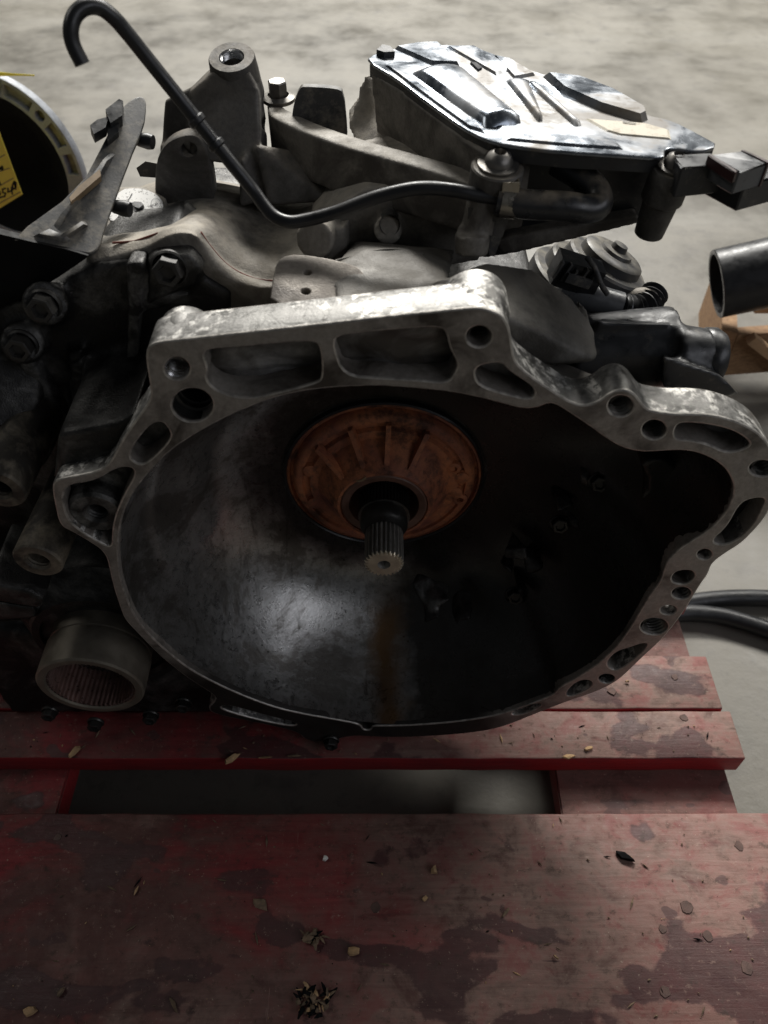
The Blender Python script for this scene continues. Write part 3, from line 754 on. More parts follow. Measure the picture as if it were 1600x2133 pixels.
lug([(1180, 1060, .088, .010), (1200, 1095, .085, .010), (1240, 1010, .085, .011)], 12)
# starter pocket wall
bm = bmesh.new()
prism_y(bm, [(1330, 960), (1400, 955), (1420, 1010), (1390, 1060), (1350, 1090), (1330, 1050), (1355, 1010)], .05, .07, 1)
casting('pocket_web', bm, M['bowl'], GB, .002, 5)

# ---- output sleeve with inner splines
so = ony(188, 1432, -.012)
lathe('output_recess', [(.075, .05), (.062, .036), (.058, .030), (.052, .030), (.050, .05), (0, .05)], (so.x + .002, 0, so.z), (0, 1, 0), M['case_dark'], GB, 64)
sl = lathe('output_sleeve', [(.0405, .07), (.0405, .0335), (.0395, .033), (.0395, .030), (.0415, .0295), (.0415, .0015), (.040, 0), (.0352, 0), (.0338, .0015)], so, (0, 1, 0), M['sleeve'], GB, 72, 30)
bm = bmesh.new(); nt = 52; n = nt * 4; rr = []
for y in (.0014, .034):
    rr.append([bm.verts.new((so.x + (.0338 if k % 4 < 2 else .0318) * math.cos(2 * math.pi * k / n), so.y + y, so.z + (.0338 if k % 4 < 2 else .0318) * math.sin(2 * math.pi * k / n))) for k in range(n)])
for k in range(n): bm.faces.new((rr[0][k], rr[0][(k + 1) % n], rr[1][(k + 1) % n], rr[1][k]))
from_bm('inner_splines', bm, m_plain('reddish_oiled_steel', (0.36, 0.24, 0.21), 0.35, 0.7, 0.3, 90), sl, sharp=20)
lathe('sleeve_plug', [(.034, .0335), (0, .0335)], so, (0, 1, 0), M['case_dark'], sl, 40)

# ---- main case behind the bell
V = Vector
bm = bmesh.new()
cyl(bm, (0, .129, -.01), (0, .33, 0), .165, .15, 48)
hull(bm, [V((x, y, z)) for x, z in ((-.16, .175), (.10, .165), (.14, .05), (-.2, .05)) for y in (.131, .30)])
# sump resting on the deck
hull(bm, [V((x, y, z)) for x, z in ((-.20, -.05), (.13, -.05), (.12, ZP + .001), (-.19, ZP + .001)) for y in (.135, .30)])
casting('rear_case', bm, M['case_dark'], GB, .004, 5)

# ---- upper dusty case with the joint saddle
def saddle(name, rows, zdown, mat, voxel=.0022, it=6):
    bm = bmesh.new(); top = []; bot = []
    for Y, px in rows:
        pl = catmull([ony(*p, Y) for p in px], 6)
        n = 40; L = [0]
        for a, b in zip(pl, pl[1:]): L.append(L[-1] + (b - a).length)
        row = []
        for k in range(n):
            d = L[-1] * k / (n - 1); i = 0
            while i < len(L) - 2 and L[i + 1] < d: i += 1
            row.append(pl[i].lerp(pl[i + 1], (d - L[i]) / max(1e-9, L[i + 1] - L[i])))
        top.append([bm.verts.new(p) for p in row]); bot.append([bm.verts.new((p.x, p.y, zdown)) for p in row])
    for G, fl_ in ((top, False), (bot, True)):
        for a, b in zip(G, G[1:]):
            for k in range(len(a) - 1): bm.faces.new((a[k], a[k + 1], b[k + 1], b[k]))
    for a, b in zip(top, bot): pass
    for G0, G1 in ((top[0], bot[0]), (top[-1], bot[-1])):
        for k in range(len(G0) - 1): bm.faces.new((G0[k], G0[k + 1], G1[k + 1], G1[k]))
    for e in (0, -1):
        for a, b, c, d in zip(top, top[1:], bot, bot[1:]): bm.faces.new((a[e], b[e], d[e], c[e]))
    return bm
rows = [(.088, [(190, 545), (250, 532), (310, 512), (345, 492), (385, 482), (412, 492), (432, 530), (468, 575), (520, 597), (585, 603)]),
        (.096, [(175, 522), (250, 506), (310, 494), (345, 478), (390, 470), (418, 482), (440, 515), (478, 555), (530, 580), (600, 586), (660, 560)]),
        (.099, [(175, 520), (250, 505), (310, 492), (345, 477), (390, 469), (420, 480), (442, 512), (480, 552), (530, 576), (600, 580), (660, 552)]),
        (.115, [(185, 500), (250, 490), (320, 480), (375, 462), (405, 455), (440, 470), (480, 505), (530, 535), (600, 540), (660, 505), (720, 470)]),
        (.150, [(215, 468), (260, 462), (330, 455), (385, 440), (430, 430), (480, 440), (540, 475), (600, 480), (660, 450), (740, 430)]),
        (.190, [(225, 440), (260, 425), (320, 400), (380, 392), (430, 392), (480, 400), (540, 420), (600, 430), (660, 420), (740, 400)]),
        (.240, [(245, 410), (280, 392), (330, 375), (380, 370), (430, 372), (480, 380), (540, 390), (600, 400), (660, 395), (740, 380)])]
bm = saddle('upper_case', rows, .160, None)
# round lump at the end of the saddle and the plug boss beside it
cyl(bm, ony(655, 500, .10), ony(690, 470, .15), .011, .014)
hull(bm, [ony(600, 590, .095), ony(665, 545, .10), ony(700, 520, .11), ony(600, 590, .16), ony(700, 500, .16), ony(640, 470, .15)])
n_st = V((-.03, -.13, .99)).normalized(); p_st = ony(290, 432, .150)
prism(bm, [onp(*p, p_st, n_st) - n_st * .0008 for p in ((205, 466), (240, 385), (300, 382), (345, 408), (350, 440), (325, 482), (270, 480))], (0, .004, -.03))
casting('upper_case', bm, M['case'], GB, .0018, 3, noise_amp=.0004)
# bead of red sealant squeezed from the joint
tube('sealant_bead', [ony(*p, .0965) + V((0, 0, .0006)) for p in ((235, 508), (280, 505), (330, 488))], .0007, M['sealant'], GB, 6)
tube('sealant_bead', catmull([ony(*p, .0966) + V((0, 0, .0004)) for p in ((418, 485), (440, 517), (478, 557), (530, 582), (585, 588))], 5), .0008, M['sealant'], GB, 6)

# ---- dark side case left of the bell, with ribs and bolts
bm = bmesh.new()
prism_y(bm, [(-260, 700), (0, 640), (110, 595), (195, 552), (300, 541), (345, 522), (390, 560), (480, 612), (480, 660), (330, 720), (300, 900), (235, 1150), (262, 1300), (310, 1360), (360, 1440), (330, 1490), (-260, 1480)], .084, .15)
prism_y(bm, [(140, 740), (172, 730), (175, 880), (150, 930), (145, 850)], .074, .1)
prism_y(bm, [(20, 740), (60, 735), (140, 880), (150, 930), (110, 880)], .074, .1)
prism_y(bm, [(310, 535), (395, 528), (425, 565), (400, 600), (330, 625), (305, 640)], .078, .1)
prism_y(bm, [(120, 905), (250, 880), (285, 860), (230, 970), (110, 998)], .012, .1)
cyl(bm, ony(95, 632, .066), ony(95, 632, .1), .0125); cyl(bm, ony(48, 715, .066), ony(48, 715, .1), .0125)
cyl(bm, ony(-20, 800, .06), ony(-20, 800, .1), .03)
# webs round the output recess
hull(bm, [ony(*p, y) for p in ((-120, 1235), (75, 1265), (75, 1285), (-120, 1300)) for y in (.02, .1)])
cyl(bm, (so.x + .002, .034, so.z), (so.x + .002, .1, so.z), .062, .078, 48)
hull(bm, [V((so.x - .12, .03, ZP + .002)), V((so.x - .12, .2, ZP + .002)), V((-.10, .03, ZP + .002)), V((-.10, .2, ZP + .002)), V((so.x - .14, .05, so.z)), V((so.x - .14, .2, so.z)), V((-.16, .05, so.z - .05)), V((-.16, .2, so.z))])
casting('side_case', bm, M['case_dark'], GB, .0026, 5)
bm = bmesh.new(); prism_y(bm, [(262, 550), (300, 546), (296, 610), (288, 700), (282, 790), (258, 880), (238, 880), (262, 780), (266, 640)], .075, .1)
prism_y(bm, [(300, 555), (345, 610), (395, 615), (350, 640), (300, 650)], .080, .1)
casting('case_rib', bm, M['rib'], GB, .0018, 5)
bm = bmesh.new(); prism_y(bm, [(145, 760), (172, 750), (175, 880), (152, 925), (148, 850)], .071, .1)
casting('case_rib', bm, M['rib'], GB, .0018, 4)
bm = bmesh.new(); prism_y(bm, [(28, 745), (58, 738), (142, 885), (150, 925), (112, 885)], .071, .1)
casting('case_rib', bm, M['rib'], GB, .0018, 4)
bm = bmesh.new(); prism_y(bm, [(-20, 880), (40, 850), (60, 900), (110, 940), (90, 975), (-20, 960)], .060, .1); cyl(bm, ony(30, 905, .045), ony(30, 905, .08), .014, .017)
casting('case_lug', bm, M['case_dark'], GB, .0018, 4)
bm = bmesh.new(); prism_y(bm, [(-30, 1215), (60, 1232), (90, 1250), (85, 1268), (40, 1262), (-30, 1250)], .004, .06)
casting('case_rib', bm, M['case_dark'], GB, .0018, 4)
for px, py, Y, r in ((95, 632, .066, .0078), (48, 715, .066, .0078), (355, 556, .078, .0085)):
    bolt('case_bolt', ony(px, py, Y + .0015), (0, -1, .12), r, .010, M['bolt_dark'], GB)
for px, py, r in ((78, 1170, .0165), (-5, 1020, .0165)):
    c = ony(px, py, .004)
    lathe('dowel_post', [(r * .96, .10), (r * 1.0, .0015), (r * .93, 0), (r * .55, 0), (r * .5, .001), (r * .45, .002), (r * .5, .0032), (r * .45, .0045), (r * .5, .006), (r * .45, .014), (0, .014)], c, V((.06, 1, .02)), M['post'], GB, 36)
for px, py in ((200, 1503), (315, 1488), (383, 1462), (690, 1541), (105, 1480)):
    c = ony(px, py, .014 if px != 690 else -.001); bolt('sump_bolt', c, (0, -1, .1), .0062, .008, M['steel_dark'], GB)

# ---- mount tower with threaded boss
ct = ony(483, 121, .205); dt = V((-.02, -.30, .95)).normalized()
bm = bmesh.new()
cyl(bm, ct - dt * .026, ct - dt * .011, .0165, .0150, 32)
q = lambda px, py, Y: ony(px, py, Y)
hull(bm, [q(442, 150, .195), q(522, 150, .195), q(442, 140, .225), q(522, 140, .225), q(395, 190, .19), q(540, 190, .19), q(395, 185, .235), q(545, 190, .235),
          q(395, 330, .17), q(545, 350, .17), q(400, 330, .24), q(560, 340, .24)])
hull(bm, [q(345, 208, .200), q(440, 160, .200), q(345, 208, .235), q(440, 160, .235), q(338, 300, .195), q(440, 300, .195), q(345, 300, .235), q(440, 300, .235)])
hull(bm, [q(334, 300, .19), q(400, 290, .19), q(336, 400, .18), q(440, 430, .17), q(336, 380, .235), q(440, 400, .235), q(340, 300, .235)])
hull(bm, [q(545, 190, .215), q(556, 250, .20), q(540, 190, .23), q(520, 240, .20), q(550, 270, .23)])
# web towards the arm
hull(bm, [q(500, 330, .165), q(548, 270, .19), q(556, 275, .19), q(560, 420, .165), q(500, 430, .16), q(556, 280, .22), q(560, 410, .2), q(500, 420, .2)])
hull(bm, [q(530, 300, .17), q(700, 330, .19), q(690, 420, .16), q(560, 430, .155), q(700, 330, .23), q(560, 400, .22)])
casting('mount_tower', bm, M['tower'], GB, .0018, 4, noise_amp=.0003)
lathe('boss_ring', [(.0155, -.018), (.0150, -.008), (.0143, -.0003), (.0137, .0008), (.0078, .0008), (.0074, 0), (.0074, -.011), (0, -.011)], ct, dt, M['tower'], GB, 40, 25)
lathe('boss_thread', [(.0073, .0009), (.0070, -.0004), (.0062, -.0012), (.0069, -.002), (.0062, -.0028), (.0069, -.0036), (.0062, -.0044), (.0062, -.009)], ct, dt, M['bright'], GB, 32, 25)

# ---- ear plate with one hole, at the foot of the tower
plate_y('ear_plate', [(322, 410), (324, 345), (335, 312), (355, 292), (388, 280), (415, 284), (430, 310), (440, 350), (452, 440), (330, 450)], [el(393, 312, 17, 15)], .168, .012, .0012, M['tower'], GB, sm=2)
# small dark lug behind it
bm = bmesh.new(); hull(bm, [ony(*p, y) for p in ((284, 350), (303, 336), (350, 345), (350, 372), (292, 368)) for y in (.26, .28)])
from_bm('rear_lug', bm, M['plastic'], GB)

# ---- rating sticker on the case

st = plate_p('sticker', [(222, 458), (236, 420), (252, 394), (285, 391), (316, 398), (337, 414), (341, 432), (330, 455), (318, 472), (290, 471), (255, 462)], [], p_st, n_st, .0006, .0001, None, GB, sm=1)
k = NT('printed_sticker')
pr = k.math('MULTIPLY', k.ramp(k.noise(1, 3, 0.8, co=k.mapping((700, 260, 260), rot=(0, 0, .9))), .55, .6), k.ramp(k.noise(160, 2), .5, .58))
c = k.mix(pr, (.84, .83, .80), (.16, .16, .16)); c = k.mix(k.math('MULTIPLY', k.ramp(k.noise(70, 6, .8), .62, .65), .9), c, (.12, .10, .09))
k.color(c); k.set('Roughness', .6); st.data.materials.clear(); st.data.materials.append(k.m)
def stroke(name, pts, w, p0, n, mat, parent, lift=.0004):
    bm = bmesh.new(); pl = [onp(*p, p0, n) + n * lift for p in pts]
    for a, b in zip(pl, pl[1:]):
        d = (b - a).normalized(); s = d.cross(n) * w / 2; e = d * w * .4
        vs = [bm.verts.new(v) for v in (a - s - e, a + s - e, b + s + e, b - s + e)]; bm.faces.new(vs)
    return from_bm(name, bm, mat, parent)
stroke('printed_line', [(244, 457), (276, 404)], .0005, p_st, n_st, M['ink'], st)
stroke('printed_circle', [(325 + 10 * math.cos(a), 425 + 11 * math.sin(a)) for a in [i * math.pi / 8 for i in range(17)]], .0003, p_st, n_st, M['plastic_grey'], st)
bm = bmesh.new(); hull(bm, [onp(*p, p_st, n_st) + n_st * h for p in ((276, 428), (283, 426), (296, 427), (301, 432), (292, 440), (283, 437)) for h in (0, .0022)]); from_bm('sticker_tear', bm, M['plastic'], st)
for ch, px, py, sz in (('PCB', 321, 427, .0030),):
    cu = bpy.data.curves.new('t', 'FONT'); cu.body = ch; cu.size = sz; o = bpy.data.objects.new('t', cu); COL.objects.link(o)
    me = bpy.data.meshes.new_from_object(o.evaluated_get(bpy.context.evaluated_depsgraph_get())); bpy.data.objects.remove(o)
    me.transform(frame_axes(onp(px - 6, py + 6, p_st, n_st) + n_st * .0004, V((.7, .6, .2)), n_st)); me.materials.clear(); mesh_obj('printed_letters', me, M['ink'], st)

# ---- curved support arm with its tab and bolt
bm = bmesh.new()
arm = [(552, 222), (552, 240), (575, 262), (640, 290), (720, 320), (820, 350), (940, 385)]
ZA = .252
top = [onz(x, y, ZA) for x, y in ((556, 205), (560, 235), (590, 255), (660, 285), (740, 312), (840, 340), (930, 366), (1005, 392))]
top = catmull(top, 5)
for a, b in zip(top, top[1:]):
    d = (b - a).normalized(); s = d.cross(V((0, 0, 1))) * -1
    bk = V((.007, .014, 0))
    hull(bm, [p + o_ for p in (a, b + d * .002) for o_ in (V((0, 0, 0)), V((0, 0, -.030)), bk, bk + V((0, 0, -.030)))])
casting('support_arm', bm, M['arm'], GB, .0016, 4)
tb = bmesh.new(); prism_y(tb, [(606, 262), (612, 215), (624, 184), (634, 180), (700, 184), (716, 192), (724, 275), (722, 300), (640, 285)], .192, .197, 1)
bmesh.ops.bevel(tb, geom=[e for e in tb.edges if e.calc_face_angle(0) > 1], offset=.0008, segments=1, affect='EDGES')
from_bm('arm_tab', tb, M['plastic_dusty'], GB, sharp=40)
bolt('arm_bolt', onz(581, 209, ZA), (0, -.05, 1), .0062, .012, M['steel'], GB, 1.7, dish=False)

# ---- grey case wall under the control module
bm = bmesh.new()
prism_y(bm, [(700, 430), (760, 395), (850, 380), (960, 380), (1000, 430), (1000, 545), (900, 560), (790, 545), (700, 520), (640, 480)], .128, .20)
hull(bm, [q(720, 230, .24), q(760, 180, .25), q(800, 300, .20), q(740, 300, .21), q(900, 380, .165), q(960, 390, .14), q(780, 360, .2), q(960, 300, .2), q(900, 200, .26)])
cyl(bm, ony(808, 478, .112), ony(808, 478, .14), .0085)
hull(bm, [q(722, 262, .225), q(738, 205, .235), q(758, 150, .245), q(800, 150, .25), q(800, 310, .21), q(735, 300, .215)])
casting('module_bracket', bm, M['case'], GB, .0018, 4, noise_amp=.0004)
lathe('sight_hole', [(.0062, -.0004), (.0058, .0005), (.0052, .012), (0, .012)], ony(812, 468, .1115), (0, 1, -.1), M['case_dark'], GB, 24)

# ---- machined pad with two drilled holes on top of the bell
pz = .2015; n_pad = V((-.05, -.22, .97)).normalized(); p_pad = ony(660, 575, .060)
plate_p('machined_pad', [(560, 640), (570, 560), (585, 534), (620, 528), (700, 540), (760, 560), (780, 620), (700, 640)], [el(641, 567, 9, 6, 10), el(637, 607, 10, 6.5, 10)], p_pad, n_pad, .006, .0008, M['flange_face'], GB, sm=1)
# scraped lump and smooth shoulder of the bell top
bm = bmesh.new()
hull(bm, [q(690, 560, .07), q(760, 520, .085), q(850, 515, .09), q(930, 560, .075), q(930, 610, .04), q(700, 640, .03), q(860, 600, .13), q(720, 600, .13), q(740, 500, .125), q(950, 520, .125)])
hull(bm, [q(900, 590, .045), q(1010, 545, .075), q(1110, 560, .085), q(1190, 620, .075), q(1240, 690, .06), q(1240, 750, .04), q(1100, 760, .028), q(1010, 640, .02), q(1000, 700, .13), q(1200, 760, .12)])
hull(bm, [q(1200, 620, .085), q(1222, 640, .075), q(1246, 740, .045), q(1236, 745, .045), q(1200, 720, .1), q(1230, 760, .1)])
casting('bell_shoulder', bm, M['shell'], GB, .0018, 4, noise_amp=.0005)
tube('parting_line', catmull([ony(700, 545, .080) , ony(800, 522, .086), ony(880, 530, .088)], 6), .0012, M['shell'], GB, 6)

# ================================================================== control module on top
n_cv = V((.06, .0, 1)).normalized(); p_cv = onz(1000, 285, .2735)
CV = [(762, 124), (780, 112), (800, 104), (850, 97), (912, 92), (985, 96), (1045, 118), (1112, 150), (1190, 165), (1270, 195), (1340, 238), (1400, 250), (1462, 282),
      (1500, 303), (1455, 315), (1400, 306), (1384, 312), (1386, 324), (1372, 327), (1290, 322), (1180, 316), (1060, 302), (1012, 290), (960, 262), (895, 215), (830, 165)]
cm = plate_p('module_cover', CV, [], p_cv, n_cv, .0022, .0008, M['cover'], GB, sm=1)
def onc(px, py, h=0.0):
    return onp(px, py, p_cv, n_cv) + n_cv * h
# body of the module under the cover
bm = bmesh.new()
cxm = sum(p[0] for p in CV) / len(CV); cym = sum(p[1] for p in CV) / len(CV)
ins = [onc(x, y, -.0022) for x, y in CV]; cc = sum(ins, V()) / len(ins)
ins = [cc + (p - cc) * .975 for p in ins]
prism(bm, [p for p in ins], (0, 0, -.007))
from_bm('module_body', bm, M['plastic'], GB, sharp=30)
# pressed reliefs on the cover: one long half-round bulge, ribs, raised panels
def ridge(name, a, b, w, h, taper=.35, n=18, m=9, flat=0.0):
    A, B = onc(*a), onc(*b); d = B - A; L = d.length; d.normalize(); s = d.cross(n_cv)
    bm = bmesh.new(); g = []
    for i in range(n + 1):
        t = i / n; e = min(1, t / .12, (1 - t) / .05) if flat == 0 else min(1, t / .04, (1 - t) / .04)
        e = math.sin(e * math.pi / 2); ww = w * (1 - taper * t)
        row = []
        for j in range(m + 1):
            u = -1 + 2 * j / m
            hh = h * e * (max(0, 1 - abs(u) ** (2 if flat == 0 else 6))) ** (.5 if flat == 0 else 1) - .0003
            row.append(bm.verts.new(A + d * (L * t) + s * (u * ww / 2) + n_cv * hh))
        g.append(row)
    for x, y in zip(g, g[1:]):
        for j in range(m): bm.faces.new((x[j], x[j + 1], y[j + 1], y[j]))
    return from_bm(name, bm, M['cover'], cm, smooth=True)
def panel(name, px, h, mat=None, ch=0):
    bm = bmesh.new(); pl = [onc(*p) for p in (chaikin(px, ch) if ch else px)]; c = sum(pl, V()) / len(pl)
    top = [bm.verts.new(c + (p - c) * .90 + n_cv * h) for p in pl]; bot = [bm.verts.new(p - n_cv * .0002) for p in pl]; n = len(pl)
    for i in range(n): bm.faces.new((bot[i], bot[(i + 1) % n], top[(i + 1) % n], top[i]))
    bm.faces.new(top)
    return from_bm(name, bm, mat or M['cover'], cm, sharp=12)
ridge('pressed_bulge', (905, 146), (1052, 262), .034, .0068, .30, 26, 16)
panel('pressed_panel', [(822, 102), (868, 94), (912, 92), (958, 138), (900, 136)], .0022)
panel('pressed_panel', [(930, 98), (985, 97), (1075, 145), (1035, 158), (960, 115)], .0014)
panel('pressed_panel', [(1028, 118), (1060, 125), (1115, 158), (1072, 166)], .0016)
ridge('pressed_rib', (1076, 166), (1126, 254), .016, .0036, .8)
ridge('pressed_rib', (1100, 170), (1206, 264), .0055, .0030, .1)
panel('raised_channel', [(1130, 160), (1200, 168), (1275, 197), (1346, 238), (1350, 250), (1338, 256), (1250, 230), (1165, 192)], .0040)
panel('pressed_panel', [(800, 135), (830, 150), (1000, 262), (1012, 280), (985, 272), (905, 214)], .0014)
panel('pressed_panel', [(1030, 262), (1190, 272), (1290, 300), (1300, 312), (1180, 304), (1050, 292)], .0012)
lb = panel('cover_label', [(1216, 248), (1345, 258), (1395, 272), (1400, 292), (1290, 282), (1262, 274)], .0008)
k = NT('printed_cream_label'); pr = k.ramp(k.noise(1, 4, .8, co=k.mapping((900, 300, 300))), .6, .66)
pr = k.math('MULTIPLY', pr, k.ramp(k.noise(120, 2), .48, .56))
k.color(k.mix(k.ramp(k.noise(130, 5, .8), .52, .66), k.mix(pr, (.62, .57, .46), (.2, .19, .17)), (.36, .30, .22))); k.set('Roughness', .6)
lb.data.materials.clear(); lb.data.materials.append(k.m)
stroke('printed_line', [(1298, 259), (1322, 262)], .0012, p_cv, n_cv, M['ink'], lb, .0013)
bm = bmesh.new(); hull(bm, [onc(*p, h) for p in ((976, 160), (988, 162), (1000, 172), (992, 176)) for h in (.0068, .0085)]); from_bm('cover_slot', bm, M['ink'], cm)
bm = bmesh.new(); hull(bm, [onc(*p, h) for p in ((784, 116), (796, 105), (812, 108), (822, 120), (800, 121)) for h in (-.004, .0035)]); from_bm('corner_clip', bm, M['plastic'], GB)
# cast carrier under the module: long wall facing left, front wall with slanted foot
bm = bmesh.new()
wl = [onc(x, y, -.006) for x, y in ((765, 128), (830, 170), (895, 220), (960, 268), (1008, 296))]
for a, b in zip(wl, wl[1:]):
    hull(bm, [p + o_ for p in (a, b) for o_ in (V((.002, .001, 0)), V((.006, .003, -.048)), V((.03, .012, 0)), V((.03, .012, -.048)))])
casting('carrier_wall', bm, M['arm'], GB, .0018, 4)
wn = V((-.75, -.6, .1)).normalized(); wc = onc(862, 240, -.006) + V((.004, .002, -.030))
lathe('wall_opening', [(.0095, .0006), (.0085, .0010), (.0078, 0), (.0074, -.004), (0, -.004)], wc + wn * .0004, wn, M['black_void'], GB, 28)
bm = bmesh.new()
prism_y(bm, [(985, 318), (1090, 322), (1385, 338), (1425, 385), (1398, 468), (1378, 472), (1335, 467), (1200, 500), (1075, 530), (1010, 540), (985, 530)], .128, .17)
prism_y(bm, [(1120, 322), (1385, 338), (1370, 420), (1200, 420), (1110, 420)], .132, .17)
casting('carrier_front', bm, M['plastic'], GB, .0018, 5)
bm = bmesh.new(); prism_y(bm, [(1040, 530), (1075, 528), (1200, 498), (1335, 465), (1330, 450), (1200, 470), (1060, 495), (1030, 505)], .118, .14)
casting('carrier_foot', bm, M['arm'], GB, .0018, 5)
# two corner bosses with button-head bolts
for px, py, Y, r in ((1037, 345, .098, .0142), (1403, 350, .098, .0115)):
    c = ony(px, py, Y); d = V((.05, -.12, 1)).normalized()
    lathe('corner_boss', [(r * .72, -.04), (r * .85, -.02), (r, -.018), (r, -.001), (r * .94, 0), (r * .6, 0), (0, -.001)], c, d, M['tower'], GB, 36)
    dome_bolt('button_bolt', c + d * .0004, d, r * .52, .0075, M['steel'], GB)
# sensor pillar below the front boss
bm = bmesh.new()
cyl(bm, ony(1010, 395, .095), ony(985, 520, .09), .0085, .0095)
hull(bm, [ony(x, y, Y) for x, y in ((955, 470), (1010, 470), (950, 505), (1015, 520)) for Y in (.088, .105)])
cyl(bm, ony(985, 490, .088), ony(982, 532, .084), .0105, .009)
casting('sensor_pillar', bm, M['arm'], GB, .0015, 4)
bm = bmesh.new(); hull(bm, [ony(x, y, Y) for x, y in ((1022, 490), (1045, 495), (1030, 535), (1018, 530)) for Y in (.083, .086)]); from_bm('sensor_tag', bm, M['plastic_dusty'], GB)
bm = bmesh.new(); hull(bm, [ony(x, y, Y) for x, y in ((975, 432), (1030, 440), (1030, 462), (975, 455)) for Y in (.087, .1)]); from_bm('sensor_collar', bm, M['steel_dark'], GB)

# ---- breather hose: thick black loop, clamp, thin pipe with hooked end
HY = .088
loop = catmull([ony(1035, 416, HY), ony(1100, 426, HY - .002), ony(1180, 430, HY - .002), ony(1222, 436, HY), ony(1247, 424, HY + .004), ony(1238, 394, HY + .012), ony(1206, 364, HY + .020), ony(1160, 336, HY + .028)], 8)
bh = tube('breather_hose', loop, .0077, M['hose_rubber'], GB, 20)
pts = [(1045, 414, HY), (1000, 408, HY), (955, 398, HY), (900, 392, HY), (850, 395, HY), (780, 412, HY), (700, 442, HY), (640, 458, HY), (600, 462, HY), (565, 445, HY + .004), (530, 400, HY + .01), (490, 350, HY + .012),
       (430, 276, HY + .016), (370, 200, HY + .018), (310, 125, HY + .018), (262, 65, HY + .016), (235, 35, HY + .014), (208, 16, HY + .012), (180, 14, HY + .008), (158, 30, HY + .004), (148, 58, HY), (152, 92, HY - .002), (172, 134, HY - .004)]
path = catmull([ony(*p) for p in pts], 6)
thin = tube('breather_pipe', path, .0036, M['rubber'], GB, 16)
for px, py in ((408, 249), (446, 297)):
    i = min(range(len(path)), key=lambda i: (path[i] - ony(px, py, HY + .016)).length)
    d = (path[i + 1] - path[i - 1]).normalized()
    lathe('pipe_collar', [(.0036, -.002), (.0047, -.0012), (.0048, .0012), (.0036, .002)], path[i], d, M['rubber'], thin, 20)
cc_ = ony(1058, 420, HY); dd_ = V((1, -.03, -.12)).normalized()
cl = lathe('hose_clamp', [(.0079, -.0045), (.0086, -.0045), (.0088, 0), (.0086, .0045), (.0079, .0045)], cc_, dd_, M['zinc'], GB, 28)
for s in (-1, 1):
    bm = bmesh.new(); hull(bm, [cc_ + V((x, -.002 + s * .002 + e, z)) for x in (-.0045, .0045) for e in (-.0005, .0005) for z in (.007, .0125)]); from_bm('clamp_ear', bm, M['zinc'], cl)
# metal clip strip on the loop end
bm = bmesh.new(); hull(bm, [ony(x, y, HY + .02) + V((0, o_, 0)) for x, y in ((1152, 322), (1176, 330), (1176, 352), (1155, 345)) for o_ in (0, .0012)]); from_bm('hose_clip', bm, M['steel'], GB)

# ---- multi-pin connector at the module's end
bx_ = onc(1530, 345, -.006)
def cbox(name, px, zt, zb, mat, parent=GB, bev=.0008):
    bm = bmesh.new(); prism(bm, [onz(x, y, zt) for x, y in px], (0, 0, zb - zt))
    bmesh.ops.bevel(bm, geom=bm.edges[:], offset=bev, segments=1, affect='EDGES')
    return from_bm(name, bm, mat, parent, sharp=30)
ZC = .272
cn = cbox('module_connector', [(1478, 322), (1545, 314), (1600, 340), (1540, 358)], ZC, ZC - .012, M['plastic_grey'])
cbox('connector_lock', [(1474, 322), (1482, 320), (1538, 356), (1532, 360)], ZC + .0006, ZC - .005, M['red_plastic'], cn, .0004)
cbox('connector_lock', [(1543, 312), (1550, 311), (1606, 336), (1600, 340)], ZC + .0006, ZC - .012, M['red_plastic'], cn, .0004)
cbox('connector_shell', [(1465, 340), (1560, 322), (1640, 362), (1552, 385)], ZC - .0095, ZC - .024, M['plastic'], cn)
cbox('connector_neck', [(1400, 322), (1480, 318), (1520, 340), (1420, 350)], ZC - .004, ZC - .020, M['plastic'], cn)
for i in range(5):
    cbox('connector_pin', [(1571 + i * 9, 383 - i * 2.6), (1576 + i * 9, 381.5 - i * 2.6), (1576 + i * 9, 383.5 - i * 2.6), (1571 + i * 9, 385 - i * 2.6)], ZC - .0125, ZC - .0155, M['ink'], cn, .0001)

# ---- ribbed rubber boot, harness plug, conduit, fitting
ob = ony(1232, 598, .160); db = V((.42, .05, .90)).normalized()
lathe('rubber_boot', [(.046, -.03), (.046, .0), (.0445, .0015), (.039, .002), (.038, .010), (.0365, .0115), (.031, .012), (.030, .019), (.0285, .0205), (.023, .021), (.022, .026), (.020, .0275), (.012, .028), (.011, .030), (.006, .0305), (.005, .034), (0, .0345)], ob, db, dusty_top(m_plain('dusty_boot_rubber', (0.035, 0.035, 0.036), 0.5, 0, .3, 60, .15), (.17, .155, .125), .3, .95, .9), GB, 56)
pl = [ony(1165, 598, .128), ony(1250, 628, .124), ony(1290, 640, .122)]
tube('harness_plug', pl, .0098, M['plastic_grey'], GB, 24)
cdt = catmull([ony(1288, 640, .122), ony(1320, 645, .124), ony(1345, 635, .13), ony(1365, 610, .14)], 14)
tube('ribbed_conduit', cdt, lambda t: .0085 + .0013 * math.sin(t * 60), M['rubber'], GB, 20)
c = ony(1352, 622, .135)
bm = bmesh.new(); cyl(bm, c - V((0, 0, .022)), c + V((0, 0, .004)), .0095, .0085); cyl(bm, c + V((-.016, 0, 0)), c + V((.004, 0, .002)), .0065)
box(bm, c + V((0, 0, -.010)), (.024, .02, .004))
casting('pipe_fitting', bm, M['case'], GB, .0014, 4)
bm = bmesh.new()
box(bm, ony(1200, 568, .126), (.030, .016, .018), Quaternion((0, 1, 0), R(18)))
from_bm('plug_body', bm, M['plastic'], GB, sharp=30)
